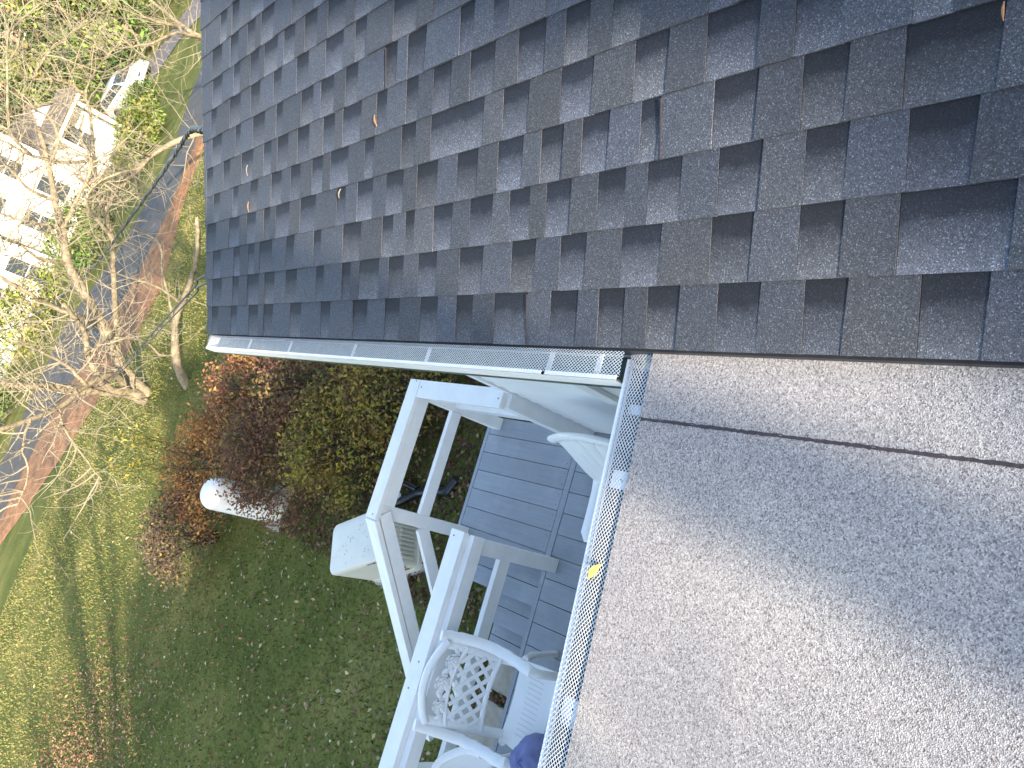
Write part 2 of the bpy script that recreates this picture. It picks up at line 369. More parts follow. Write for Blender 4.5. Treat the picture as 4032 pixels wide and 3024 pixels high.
# measured distance decides which pieces stay single objects (the largest in view)
viscount = sorted([c for c in cand if c[4]], key=lambda c: rp(c[0], (c[1] + c[2]) / 2).length)
single = set(id(c) for c in viscount[:300])
for c in cand:
    u, a, b, hi_, vis, k = c; me = me_high if hi_ else me_low
    jit = random.uniform(-.0008, .0008); gap = random.uniform(.0006, .0016)
    if id(c) in single:
        o = bpy.data.objects.new('shingle', me); C.objects.link(o); o.parent = roof
        o.location = rp(u + jit, a + gap * .5) - HL; o.rotation_euler = ROT; o.scale = (1, b - a - gap, 1 + random.uniform(-.1, .25))
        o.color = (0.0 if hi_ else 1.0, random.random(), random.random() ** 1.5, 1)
    else:
        base = len(bulk_v); X = Matrix((UPS, Vector((0, 1, 0)), NR)).transposed(); q = rp(u + jit, a)
        for v in me.vertices: bulk_v.append(tuple(q + X @ Vector((v.co.x, v.co.y * (b - a - gap), v.co.z))))
        for p in me.polygons: bulk_f.append(tuple(base + i for i in p.vertices))
mb = MB(); mb.v = bulk_v; mb.f = bulk_f
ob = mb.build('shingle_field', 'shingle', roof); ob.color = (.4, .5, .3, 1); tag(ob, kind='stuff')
# a few seams that stand open between shingles
for (k, y) in ((0, 1.432), (3, .998), (6, 2.15)):
    m = MB(); m.beam(rp(EXPO * k + .002, y, .0105), rp(EXPO * (k + 1) - .004, y + .004, .0075), .0035, .0022, upv=NR); m.build('open_seam', 'tar', roof)
# drip edge and fascia
mb = MB(); mb.bb(.462, .472, -6.8, RAKE - .01, -1.318, -1.2865); mb.build('drip_edge', 'drip', house)
mb = MB(); mb.bb(.474, .494, -6.8, RAKE - .012, -1.45, -1.32); mb.build('fascia', 'trim', house)
mb = MB()
for s_ in (0, 1):
    f0 = rp(.03, RAKE - .03, -.03); f1 = rp(RU, RAKE - .03, -.03)
    if s_: f0.x = 2 * ridge.x - f0.x
    mb.beam(f0 - Vector((0, 0, .07)), f1 - Vector((0, 0, .07)), .03, .14)
mb.build('rake_board', 'trim', house)
mb = MB(); mb.bb(.49, .70, -6.8, 3.2, -1.455, -1.44); mb.build('soffit', 'vinyl', house)
# walls
WX = .700; WY = 3.15
mb = MB(); far_x = 2 * ridge.x - WX
mb.bb(WX + .012, far_x, -6.7, WY - .012, -4.4, -1.44)
zt = ridge.z - .06
mb.add([(WX + .012, WY - .012, -1.44), (far_x, WY - .012, -1.44), (ridge.x, WY - .012, zt), (WX + .012, WY - .2, -1.44), (far_x, WY - .2, -1.44), (ridge.x, WY - .2, zt)], [(0, 1, 2), (3, 5, 4), (0, 2, 5, 3), (1, 4, 5, 2)])
wall = mb.build('wall', 'vinyl', house)
lap = .102
for i in range(21):
    z0 = -3.56 + i * lap; m = MB()
    y0, y1 = -1.5, WY - .045
    P = [(0, 0), (-.013, .004), (-.012, .02), (-.006, .06), (-.0035, lap - .004), (0, lap - .002)]
    V = [(WX + p[0] + .010, y, z0 + p[1]) for y in (y0, y1) for p in P]; n = len(P)
    m.add(V, [(j, j + 1, n + j + 1, n + j) for j in range(n - 1)] + [tuple(range(n))[::-1], tuple(range(n, 2 * n))])
    shade_auto(m.build('siding_board', 'vinyl', wall), 50)
m = MB(); m.bb(WX - .012, WX + .06, WY - .045, WY + .012, -3.9, -1.45, .004); m.build('corner_trim', 'vinyl', house)
m = MB(); m.bb(WX - .006, WX + .008, -1.5, WY - .046, -3.66, -3.562); m.build('foundation_trim', 'concrete', house)
# window by the eave: only its frame edge shows under the gutter
win = MB().bb(WX - .004, WX + .006, 1.28, 2.19, -2.70, -1.62).build('window', 'blind', house)
m = MB(); fr = ((1.20, 2.28, -2.79, -2.70), (1.20, 2.28, -1.62, -1.54), (2.19, 2.28, -2.70, -1.62), (1.20, 1.28, -2.70, -1.62), (1.72, 1.76, -2.70, -1.62), (1.28, 1.72, -2.18, -2.14), (1.76, 2.19, -2.18, -2.14))
for a in fr: m.bb(WX - .030, WX - .004, a[0], a[1], a[2], a[3], .003)
m.build('window_frame', 'trim', win)
m = MB(); m.bb(WX - .055, WX - .004, 1.17, 2.31, -2.815, -2.792, .003); m.build('window_sill', 'trim', win)

m = MB(); m.bb(-8.2, .698, -1.8, -1.6, -4.4, -1.46); m.build('porch_wall', 'vinyl', house)  # unseen house wall behind the porch, added to block low sky glow
# low porch roof ------------------------------------------------
TL = R_(4.4); px0 = .480; pz0 = -1.2985
def pr(x, y, h=0): return Vector((x, y, pz0 - (px0 - x) * math.tan(TL) + h))
PEND = 1.024
m = MB(); a = [pr(.70, -6.5, -.012), pr(.70, PEND - .012, -.012), pr(-8.2, PEND - .012, -.012), pr(-8.2, -6.5, -.012)]; b = [v - Vector((0, 0, .12)) for v in a]
m.add(a + b, [(0, 1, 2, 3), (7, 6, 5, 4), (0, 4, 5, 1), (1, 5, 6, 2), (2, 6, 7, 3), (3, 7, 4, 0)])
porch = m.build('porch_roof', 'trim', house)
def sheet(x0, x1, y0, y1, h, jag0=.0012, ends=.0015):
    """thin mineral-faced sheet with a slightly ragged cut edge"""
    m = MB(); nyy = 260; T = []; 
    ysn = [y0 + (y1 - y0) * (i / nyy) ** .5 if False else y0 + (y1 - y0) * i / nyy for i in range(nyy + 1)]
    xe = [x0 + random.gauss(0, jag0) for _ in ysn]
    for i, y in enumerate(ysn):
        yy = y if i < nyy else y + random.uniform(-ends, ends)
        T += [pr(xe[i], yy, h), pr(x1, yy, h), pr(xe[i], yy, h - .0045), pr(x1, yy, h - .0045)]
    F = []
    for i in range(nyy):
        a = i * 4; b = a + 4
        F += [(a, a + 1, b + 1, b), (a + 2, b + 2, b + 3, a + 3), (a, b, b + 2, a + 2), (a + 1, a + 3, b + 3, b + 1)]
    F += [(0, 2, 3, 1), (nyy * 4, nyy * 4 + 1, nyy * 4 + 3, nyy * 4 + 2)]
    m.add(T, F); return m
SEAM = .307
sheet(SEAM, .462, -2.0, PEND, .0002, .0010).build('roofing_sheet', 'roll', porch)
sheet(-.72, SEAM - .0045, -2.0, PEND, -.0025, .0010).build('roofing_sheet', 'roll', porch)
sheet(-1.75, -.722, -2.0, PEND, -.0052, .001).build('roofing_sheet', 'roll', porch)
m = MB(); m.add([pr(SEAM + .001, -2, .0006), pr(SEAM - .0052, -2, -.0018), pr(SEAM - .0052, PEND - .004, -.0018), pr(SEAM + .001, PEND - .004, .0006)], [(0, 3, 2, 1)])
V = []; F = []; ns = 420
for i in range(ns + 1):
    y = -2 + (PEND - .004 + 2) * i / ns
    V += [pr(SEAM + random.uniform(-.0008, .0022), y, .0009), pr(SEAM - .0048 - random.uniform(0, .0022), y, -.0012)]
F = [(2 * i, 2 * i + 2, 2 * i + 3, 2 * i + 1) for i in range(ns)]
m = MB(); m.add(V, F); m.build('tar_seam', 'tar', porch)
# gutters --------------------------------------------------------
def gutter(name, axis_pts, inward, wd, dep, parent, near_open=True):
    """box gutter: axis_pts = two points on the roof-side top edge; inward = unit vector from roof edge to the lip"""
    a, b = [Vector(p) for p in axis_pts]; o = Vector(inward); dn = Vector((0, 0, -1)); m = MB(); th = .0018
    prof = [(.0, -.004), (.0, -dep), (wd * .72, -dep), (wd * .82, -dep * .72), (wd, -dep * .55), (wd, .0), (wd - .012, .0), (wd - .012, -.006)]
    for e in (0,):
        V = [];
        for p in (a, b):
            for (q, z) in prof: V.append(p + o * q + Vector((0, 0, z)))
            for (q, z) in prof[::-1]: V.append(p + o * (q - (th if q > wd * .5 else -th)) + Vector((0, 0, z + (th if z < -dep * .9 else 0))))
        n = len(prof) * 2
        m.add(V, [(i, (i + 1) % n, n + (i + 1) % n, n + i) for i in range(n)])
        # end plates
        for p in ((b,) if near_open else (a, b)):
            V2 = [p + o * q + Vector((0, 0, z)) for (q, z) in prof[:6]]; m.add(V2, [tuple(range(6))])
    return m.build(name, 'aluminium', parent)
def expanded_mesh(a, b, inward, w0, w1, z0, z1, pitch_l, pitch_w, strand, parent):
    a = Vector(a); b = Vector(b); o = Vector(inward); L = (b - a).length; d = (b - a) / L
    nl = int(L / pitch_l); nw = int(round((w1 - w0) / pitch_w)); VV = []
    up = d.cross(o).normalized(); up = up if up.z > 0 else -up
    def P(i, j):
        t = j / nw; sag = .004 * math.sin(math.pi * t)
        return a + d * (i * pitch_l) + o * (w0 + (w1 - w0) * t) + Vector((0, 0, z0 + (z1 - z0) * t + sag))
    q = []
    for j in range(nw):
        for i in range(nl * 2):
            # zig-zag strand from (i/2, j) to ((i+1)/2, j+1 or back)
            p0 = P(i / 2, j + ((i + j) % 2)); p1 = P((i + 1) / 2, j + ((i + j + 1) % 2))
            e = (p1 - p0).normalized(); s = e.cross(up).normalized() * strand * .5; h = up * .0009
            q += [p0 - s, p1 - s, p1 + s + h, p0 + s + h]
    return fast('mesh_guard', np.array([tuple(v) for v in q], np.float32), 4, 'mesh', None, parent)
MAT['gutter_shade'] = simple('gutter_shade_green', (.045, .075, .058), .5, .45, 14, .4, 60, .004)  # dark green liner added so the gutter's inside looks deep and shaded
GY0, GY1 = 1.112, 3.955
g1 = gutter('gutter', [(.470, GY0, -1.300), (.470, GY1, -1.300)], (-1, 0, 0), .082, .085, house)
expanded_mesh((.476, GY0 - .01, 0), (.476, GY1 - .01, 0), (-1, 0, 0), 0, .074, -1.293, -1.296, .0115, .0046, .0016, g1)
def lip(a, b, o, parent, bumps):
    m = MB(); a = Vector(a); b = Vector(b); d = (b - a).normalized(); o = Vector(o); c = o * .006
    m.beam(a + c, b + c, .0115, .0024, .0006)
    n = int((b - a).length / bumps)
    for i in range(n): 
        p = a + d * (bumps * (i + .5)) + o * .005
        m.box(p + Vector((0, 0, .0018)), (.0045, .0045, .0022), Matrix((d, d.cross(Vector((0, 0, 1))), Vector((0, 0, 1)))).transposed())
    return m.build('guard_lip', 'aluminium', parent)
lip((.402, GY0, -1.2975), (.402, 1.36, -1.2975), (-1, 0, 0), g1, .0115)
lip((.402, 1.374, -1.2975), (.402, 2.37, -1.2975), (-1, 0, 0), g1, .0115)
lip((.402, 2.374, -1.2975), (.402, GY1, -1.2975), (-1, 0, 0), g1, .0115)
m = MB(); m.bb(.392, .466, GY0 + .004, GY1 - .004, -1.381, -1.350); m.bb(.3925, .3955, GY0 + .004, GY1 - .9, -1.352, -1.306); m.build('shade_liner', 'gutter_shade', g1)
for y in (1.20, 1.375, 1.95, 2.44, 3.0, 3.45):
    m = MB(); m.bb(.398, .468, y - .009, y + .009, -1.322, -1.3195); m.build('hanger', 'aluminium', g1)
A0 = pr(.452, PEND, -.022); A1 = pr(-3.5, PEND, -.022)
g2 = gutter('gutter', [A0, A1], (0, 1, 0), .086, .09, house)
expanded_mesh(pr(.470, PEND - .004, 0), pr(-1.2, PEND - .004, 0), (0, 1, 0), 0, .078, -.009, -.0145, .0130, .0049, .0015, g2)
lip(pr(.452, PEND + .074, -.018), pr(-1.2, PEND + .074, -.018), (0, 1, 0), g2, .0135)
m = MB(); m.beam(pr(.44, PEND + .038, -.085), pr(-3.45, PEND + .038, -.085), .070, .024); m.beam(pr(.44, PEND + .0775, -.058), pr(-3.45, PEND + .0775, -.058), .003, .052); m.build('shade_liner', 'gutter_shade', g2)
for x in (.335, -.405, -1.1):
    q = pr(x, 0, 0); m = MB(); m.bb(x - .012, x + .012, PEND + .004, PEND + .074, q.z - .050, q.z - .047); m.build('hanger', 'aluminium', g2)
x = .335
for x, yy in ((.158, PEND + .03), (-.372, PEND + .028)):
    q = pr(x, 0, 0); m = MB(); m.bb(x - .022, x + .022, yy - .03, yy + .030, q.z - .026, q.z - .0235); hh = m.build('splice_plate', 'aluminium', g2)
    m = MB(); m.lathe([(.003, 0), (.003, .002)], (x, yy, q.z - .0234), 8); m.build('rivet', 'screw', g2)

# ------------------------------------------------------------------ the deck
ZD = -3.56; BP = .1428
deck = thing('deck', (.2, 3.6, -4.28), 'grey blue painted deck with white railing and steps down to the lawn', 'deck')
def bd(x0, x1, y0, y1, z, name='deck_board', th=.026, mat='deck', bev=.003):
    m = MB(); m.bb(x0, x1, y0, y1, z - th, z, bev); return m.build(name, mat, deck)
x = -.153
edges = [x + BP * i for i in range(-1, 7)]
for i, e in enumerate(edges[1:]):
    x0 = e; x1 = min(e + BP - .0035, .695)
    if x1 - x0 < .01: continue
    bd(x0, x1, 3.238, 4.134 + random.uniform(-.001, .001), ZD + random.uniform(-.0007, .0007))
bd(-.262, -.1565, 3.238, 4.134, ZD)
bd(-.265, .72, 4.1375, 4.172, ZD + .001, 'border_board')
bd(-.265, .70, 3.186, 3.2345, ZD + .001, 'border_board')
bd(-2.6, -.2685, 3.186, 3.218, ZD + .001, 'border_board')
xe = -.159
for i in range(-13, 6):
    x0 = xe + BP * i * 1.003; bd(x0, min(x0 + BP - .0032, .695), 1.6, 3.1815, ZD + random.uniform(-.0007, .0007))
m = MB(); m.bb(-.264, .71, 4.138, 4.168, ZD - .22, ZD - .027); m.build('rim_joist', 'deck', deck)
m = MB(); m.bb(-.2645, -.236, 3.22, 4.137, ZD - .22, ZD - .027); m.build('rim_joist', 'deck', deck)
m = MB(); m.bb(-2.6, -.266, 3.188, 3.216, ZD - .22, ZD - .027); m.build('rim_joist', 'deck', deck)
# steps
for i, (xa, xb) in enumerate(((-.268, -.528), (-.512, -.772), (-.756, -1.02))):
    z = ZD - .18 * (i + 1); mid = (xa + xb) / 2
    for (p, q) in ((xa, mid + .002), (mid - .002, xb)):
        bd(min(p, q), max(p, q), 3.224, 4.048, z + random.uniform(-.0006, .0006), 'stair_tread', .03)
for y in (3.24, 4.0):
    m = MB(); V = [(-.268, y, ZD - .215), (-.268, y, ZD - .45), (-.98, y, -4.27), (-1.01, y, -4.27), (-1.01, y, ZD - .575), (-.765, y, ZD - .575), (-.765, y, ZD - .395), (-.52, y, ZD - .395), (-.52, y, ZD - .215)]
    V2 = [(a, b + .036, c) for a, b, c in V]; n = len(V)
    m.add(V + V2, [tuple(range(n)), tuple(range(n, 2 * n))[::-1]] + [(i, n + i, n + (i + 1) % n, (i + 1) % n) for i in range(n)]); m.build('stringer', 'deck', deck)
# posts and rails
ZR = -2.720
def post(x, y, z0=ZD - .0, z1=ZR - .038): 
    m = MB(); m.bb(x - .0445, x + .0445, y - .0445, y + .0445, z0, z1, .003); return m.build('post', 'white_paint', deck)
post(.646, 3.148, ZD + .0015); post(.646, 4.064, ZD - .0); post(-.2065, 4.078, ZD - .2); post(-.2115, 3.1475, ZD + .0012); post(-1.50, 3.1475, ZD + .0012)
def rail(a, b, wd=.118, th=.038, name='top_rail'):
    m = MB(); m.beam(a, b, wd, th, .003); return m.build(name, 'white_paint', deck)
zc = ZR - .019
rail((.65, 4.002, zc), (.65, 3.140, zc), .122)                         # along the wall side
rail((.711, 4.066, zc + .0012), (-.270, 4.066, zc + .0012), .120)            # outer side
rail((-.154, 3.170, zc), (-2.4, 3.170, zc), .118)                    # beside the steps
sl0 = Vector((-.2715, 4.066, zc + .001)); sd_ = Vector((-1.405, 0, -1.045)); sl1 = sl0 + sd_
rail(sl0, sl1, .120)                                            # sloping hand rail down the steps
ap = .0889
def apron(a, b, name='rail_apron', th=.038, h=ap): 
    m = MB(); m.beam(a, b, th, h, .003); return m.build(name, 'white_paint', deck)
apron((.646, 4.018, ZR - .0395 - ap / 2), (.646, 3.1935, ZR - .0395 - ap / 2))
apron((.646 - .0, 3.1025, ZR - .0395 - ap / 2), (.646, 3.058, ZR - .0395 - ap / 2), 'rail_apron', .089) if False else None
apron((.600, 4.036, ZR - .0395 - ap / 2), (-.161, 4.036, ZR - .0395 - ap / 2))
apron((-.258, 3.122, ZR - .0395 - ap / 2), (-1.4535, 3.122, ZR - .0395 - ap / 2)); apron((-.158, 3.0835, ZR - .0395 - ap / 2), (-2.4, 3.0835, ZR - .0395 - ap / 2))
nrm = Vector((sd_.z, 0, -sd_.x)).normalized(); nrm = nrm if nrm.z > 0 else -nrm
off = nrm * -(.019 + ap / 2 + .001) + Vector((0, -.035, 0))
apron(sl0 + off + Vector((.02, 0, 0)), sl1 + off)
# lower rails
for (a, b) in (((.600, 4.05, -3.124), (-.1615, 4.05, -3.124)), ((-.2565, 3.142, -3.11), (-1.455, 3.142, -3.11)), ((-1.545, 3.142, -3.11), (-2.4, 3.142, -3.11)), ((.646, 4.0185, -3.124), (.646, 3.194, -3.124))):
    apron(a, b, 'lower_rail', .038, .0889)
q0 = Vector((-.252, 4.05, -3.152)); apron(q0, q0 + sd_ * .95, 'lower_rail')
m = MB(); e_ = sl1 + Vector((.075, -.0, 0)); m.bb(e_.x - .0445, e_.x + .0445, 4.022, 4.111, -4.27, e_.z - .0, .003); m.build('post', 'white_paint', deck)
for (p) in ((.70, 4.05), (.66, 3.97), (.646, 3.17), (-.24, 4.05), (-.30, 4.066), (-.19, 3.19), (-.9, 3.16), (-1.05, 3.18)):
    z = ZR + .0015 if p[0] != -.30 else ZR - .022
    m = MB(); m.lathe([(.0045, 0), (.0045, .0022)], (p[0], p[1], z), 8); m.build('screw', 'screw', deck)
for i in range(1):
    m = MB()
    for e in edges[1:6]:
        for dx in (.035, .105):
            m.lathe([(.0032, 0), (.0032, .0015)], (e + dx, 3.265, ZD + .0008), 6); 
    for k_ in range(3):
        for dx in (.04, .10, .17, .22):
            for yy in (3.27, 4.0): m.lathe([(.0032, 0), (.0032, .0015)], (-.268 - .245 * k_ - dx, yy, ZD - .18 * (k_ + 1) + .0008), 6)
    m.build('screw', 'screw', deck)

# stepping slabs at the foot of the steps
def slab(x0, x1, y0, y1, label):
    m = MB(); m.bb(x0, x1, y0, y1, -4.285, -4.235, .012); o = m.build('paving_slab', 'concrete'); tag(o, label, 'slab', 'paving slabs below the steps')
slab(-1.29, -1.035, 3.30, 4.12, 'concrete paving slab tucked against the bottom step')
slab(-1.72, -1.37, 3.30, 4.12, 'square concrete paving slab one step out from the stairs')

# ------------------------------------------------------------------ rose-back resin chairs
def rose_chair(loc, rz, label, group):
    t = thing('garden_chair', loc, label, 'chair', group, rz)
    L = dict(local=True)
    def bl(m, name, smooth=True): 
        o = m.build(name, 'resin', t, False, True); return shade_auto(o, 45) if smooth else o
    prof = [(.275, .862), (.255, .815), (.225, .765), (.180, .705), (.120, .655), (.03, .628), (-.06, .628), (-.15, .640), (-.205, .632), (-.235, .59), (-.245, .50), (-.25, .30), (-.262, .0)]
    for sx in (-1, 1):
        x = sx * .238; pts = []
        for i in range(len(prof) - 1):
            for s in range(3):
                a, b = prof[i], prof[i + 1]; f = s / 3; pts.append((x + sx * .012 * math.sin(i * .5), a[0] + (b[0] - a[0]) * f, a[1] + (b[1] - a[1]) * f))
        pts.append((x, *prof[-1])); n = len(pts)
        m = MB(); m.tube(pts, [.030 if i < n * .66 else .023 for i in range(n)], 10, True, .70, (0, 0, 1)); bl(m, 'arm')
        m = MB(); m.tube([(x * .93, .03, .43), (x * .97, .10, .30), (x, .18, .0)], [.022, .021, .019], 8); bl(m, 'leg')
        m = MB(); m.tube([(x * .86, .262, .835), (x * .84, .175, .66), (x * .80, .045, .41)], [.026, .030, .026], 8, True, .45, (0, -.9, .436)); bl(m, 'back_stile')
    bz = lambda z: .055 + (z - .43) * .485              # y of the back plane at height z
    def arch(z0, rise, w, r, name, fl=.8):
        m = MB(); m.tube([(w * (i / 12 * 2 - 1), bz(z0 + rise * (1 - (i / 6 - 1) ** 2)), z0 + rise * (1 - (i / 6 - 1) ** 2)) for i in range(13)], r, 10, True, fl); bl(m, name)
    arch(.822, .062, .215, .025, 'top_rail'); arch(.720, .035, .21, .013, 'mid_rail'); arch(.535, .022, .20, .016, 'bottom_rail')
    m = MB(); m2 = MB()
    for fam in (-1, 1):
        for k in range(-4, 5):
            pts = []
            for s in range(9):
                f = s / 8; z = .545 + f * .19; x = k * .075 + fam * (f - .5) * .20
                if abs(x) < .200: pts.append((x, bz(z) + fam * .003, z))
            if len(pts) > 2: m.tube(pts, .0120, 6, True, .42, (0, -.9, .436))
    bl(m, 'lattice')
    def rose(cx, cz_, r):
        m = MB(); y = bz(cz_); nrm_ = Vector((0, -.9, .436)).normalized(); a = Vector((1, 0, 0)); b = nrm_.cross(a)
        X = Matrix((a, b, nrm_)).transposed(); c = Vector((cx, y, cz_))
        for ring, (rr, n, h) in enumerate(((.72, 6, .004), (.45, 5, .010), (.22, 4, .015))):
            for k in range(n):
                th = 2 * math.pi * k / n + ring * .5; p = c + X @ Vector((math.cos(th) * r * rr, math.sin(th) * r * rr, h))
                ca, sa = math.cos(th), math.sin(th); X2 = X @ Matrix(((ca, -sa, 0), (sa, ca, 0), (0, 0, 1))) @ Matrix.Rotation(-.55, 3, 'Y')
                m.ell(p, (r * .24, r * .40, .0045), X2, 8, 4)
        m.ell(c + nrm_ * .016, (r * .16, r * .16, .008), X, 8, 4); bl(m, 'rose')
    rose(.0, .792, .052); rose(-.118, .775, .046); rose(.118, .775, .046)
    m = MB(); zc_ = lambda x: .782 - 1.0 * x * x
    m.tube([(x / 100, bz(zc_(x / 100)) + .004, zc_(x / 100)) for x in range(-20, 21, 2)], .005, 6)
    for (x, dz, an, l) in ((-.062, .014, .7, .036), (-.058, -.02, -.5, .036), (.062, .014, 2.4, .036), (.058, -.02, 3.6, .036), (-.172, .012, 2.3, .032), (-.178, -.024, 3.9, .034), (.172, .012, .8, .032), (.178, -.024, -.7, .034), (-.195, .006, 3.0, .02), (.195, .006, 0, .02)):
        z = zc_(x) + dz; X = Matrix((Vector((math.cos(an), math.sin(an) * .436, math.sin(an) * .9)), Vector((-math.sin(an), math.cos(an) * .436, math.cos(an) * .9)), Vector((0, -.9, .436)))).transposed()
        m.ell((x, bz(z), z), (l * .8, l * .42, .006), X, 8, 4)
    bl(m, 'leaf_spray')
    # seat: curved pan with slots
    m = MB(); nx_, ny_ = 13, 9
    def sp(i, j): 
        fx = i / (nx_ - 1) * 2 - 1; fy = j / (ny_ - 1); wv = .215 + .025 * math.sin(fy * math.pi * .5)
        return Vector((fx * wv, .055 - fy * .40, .430 - .018 * (1 - fx * fx) - (.045 * max(0, fy - .75) ** 2 * 16)))
    V = [sp(i, j) for j in range(ny_) for i in range(nx_)]; V2 = [v - Vector((0, 0, .022)) for v in V]; o_ = len(V)
    F = [(j * nx_ + i, (j + 1) * nx_ + i, (j + 1) * nx_ + i + 1, j * nx_ + i + 1) for j in range(ny_ - 1) for i in range(nx_ - 1)]
    F2 = [tuple(o_ + k for k in f[::-1]) for f in F]
    rim = [i for i in range(nx_)] + [j * nx_ + nx_ - 1 for j in range(1, ny_)] + [(ny_ - 1) * nx_ + i for i in range(nx_ - 2, -1, -1)] + [j * nx_ for j in range(ny_ - 2, 0, -1)]
    F3 = [(rim[k], rim[(k + 1) % len(rim)], o_ + rim[(k + 1) % len(rim)], o_ + rim[k]) for k in range(len(rim))]
    m.add(V + V2, F + F2 + F3); seat = bl(m, 'seat')
    for k in range(12):
        x = -.15 + k * .0272
        m = MB(); m.beam((x, -.035, .4318 - .018 * (1 - (x / .22) ** 2)), (x, -.14, .4316 - .018 * (1 - (x / .22) ** 2)), .004, .0016); 
        o = m.build('seat_slot', 'trim', t, False, True)
    m = MB(); m.beam((-.22, -.225, .40), (.22, -.225, .40), .02, .05, .006); bl(m, 'apron')
    return t
rose_chair((-.945, 2.745, ZD + .0012), 0, 'white garden chair with cast roses and lattice back facing the house', None)
t = thing('tub_chair', (-1.62, 2.80, ZD + .0012), 'white tub chair cut off by the photo edge next to the rose chair', 'chair')
TR = Vector(t.location); TP = [(-2.05, 2.72), (-2.02, 2.83), (-1.92, 2.96), (-1.82, 3.02), (-1.62, 3.035), (-1.44, 3.02), (-1.355, 2.985), (-1.285, 2.905), (-1.225, 2.815), (-1.205, 2.72)]
TQ = []
for i in range(len(TP) - 1):
    p0, p1, p2, p3 = TP[max(i - 1, 0)], TP[i], TP[i + 1], TP[min(i + 2, len(TP) - 1)]
    for q in range(5):
        f = q / 5; TQ.append(tuple(.5 * (2 * p1[c] + (p2[c] - p0[c]) * f + (2 * p0[c] - 5 * p1[c] + 4 * p2[c] - p3[c]) * f * f + (3 * p1[c] - p0[c] - 3 * p2[c] + p3[c]) * f ** 3) for c in (0, 1)))
TQ.append(TP[-1])
m = MB(); m.tube([(a - TR.x, b - TR.y, .63 - .05 * max(0, 2.86 - b)) for a, b in TQ], .024, 10, True, .8); shade_auto(m.build('arm_rail', 'resin', t, False, True), 50)
m = MB(); V = []
for a, b in TQ:
    cx_, cy_ = -1.62 + (a + 1.62) * .80, 2.80 + (b - 2.80) * .72; V += [(a - TR.x, b - TR.y, .62), ((a + cx_) / 2 - TR.x, (b + cy_) / 2 - TR.y, .52), (cx_ - TR.x, cy_ - TR.y, .42)]
for v in list(V): V.append((v[0] * .97, v[1] * .97 , v[2] - .004))
n = len(TQ); o_ = n * 3; F = [(i * 3 + k, (i + 1) * 3 + k, (i + 1) * 3 + k + 1, i * 3 + k + 1) for i in range(n - 1) for k in range(2)]
m.add(V, F + [tuple(o_ + q for q in f[::-1]) for f in F]); shade_auto(m.build('shell', 'resin', t, False, True), 50)
m = MB(); m.box((0, -.06, .415), (.62, .46, .022), None, .009); shade_auto(m.build('seat', 'resin', t, False, True), 40)
for sx in (-1, 1):
    for sy in (-1, 1): m = MB(); m.tube([(sx * .27, sy * .18 - .06, .41), (sx * .29, sy * .20 - .06, .2), (sx * .31, sy * .22 - .06, 0)], [.026, .022, .02], 8); shade_auto(m.build('leg', 'resin', t, False, True), 50)
# towel heaped over the chair arm
m = MB(); nu, nv = 26, 18; V = []
for j in range(nv):
    for i in range(nu):
        a = 2 * math.pi * i / nu; r = math.sin(math.pi * .5 * (j / (nv - 1)) ** .8); z = math.cos(math.pi * .5 * j / (nv - 1))
        f = 1 + .10 * math.sin(3 * a + 1) + .06 * math.sin(7 * a + j * .5)
        V.append((-1.135 + .125 * r * f * math.cos(a), 2.455 + .135 * r * f * math.sin(a), -3.085 + .155 * z * (1 + .05 * math.sin(5 * a + j)) - .0))
m.add(V, [(j * nu + i, j * nu + (i + 1) % nu, (j + 1) * nu + (i + 1) % nu, (j + 1) * nu + i) for j in range(nv - 1) for i in range(nu)] + [tuple((nv - 1) * nu + i for i in range(nu))[::-1]])
tag(m.build('towel', 'cloth', None, True), 'crumpled lavender blue cloth heaped at the front of the rose-back chair', 'cloth')

# fan-back chair by the wall post
t = thing('fan_back_chair', (.22, 2.36, ZD + .0012), 'white slatted chair with curved fan back beside the house wall', 'chair')
def fan_part(m, name): shade_auto(m.build(name, 'resin', t, False, True), 45)
for k in range(7):
    a = (k - 3) / 3; y = a * .25; top = .90 - .10 * a * a
    m = MB(); m.tube([(.06, y * .62, .36), (.14, y * .8, .58), (.225, y * .98, top - .06), (.245, y * 1.04, top)], [.040, .045, .050, .040], 8, True, .25, (1, 0, .2)); fan_part(m, 'back_slat')
m = MB(); m.tube([(.252 + .012 * (1 - abs(i / 8 - 1)), (i / 8 - 1) * .365, .905 - .15 * (i / 8 - 1) ** 2) for i in range(17)], .034, 10, True, .6, (1, 0, 0)); fan_part(m, 'back_rim')
for sy in (-1, 1):
    m = MB(); m.tube([(.19, sy * .185, .56), (.15, sy * .185, .50), (.05, sy * .185, .475), (-.08, sy * .185, .47), (-.18, sy * .185, .47), (-.225, sy * .175, .46)], [.03, .045, .05, .05, .05, .03], 10, True, .35); fan_part(m, 'arm')
    m = MB(); m.tube([(-.17, sy * .175, .46), (-.18, sy * .17, .25), (-.19, sy * .17, 0)], .024, 8); fan_part(m, 'leg')
    m = MB(); m.tube([(.10, sy * .17, .40), (.18, sy * .17, .2), (.26, sy * .17, 0)], .024, 8); fan_part(m, 'leg')
m = MB()
for k in range(6): m.box((-.17 + k * .065, 0, .36 + .006 * abs(k - 2)), (.056, .30, .02), None, .005)
fan_part(m, 'seat')

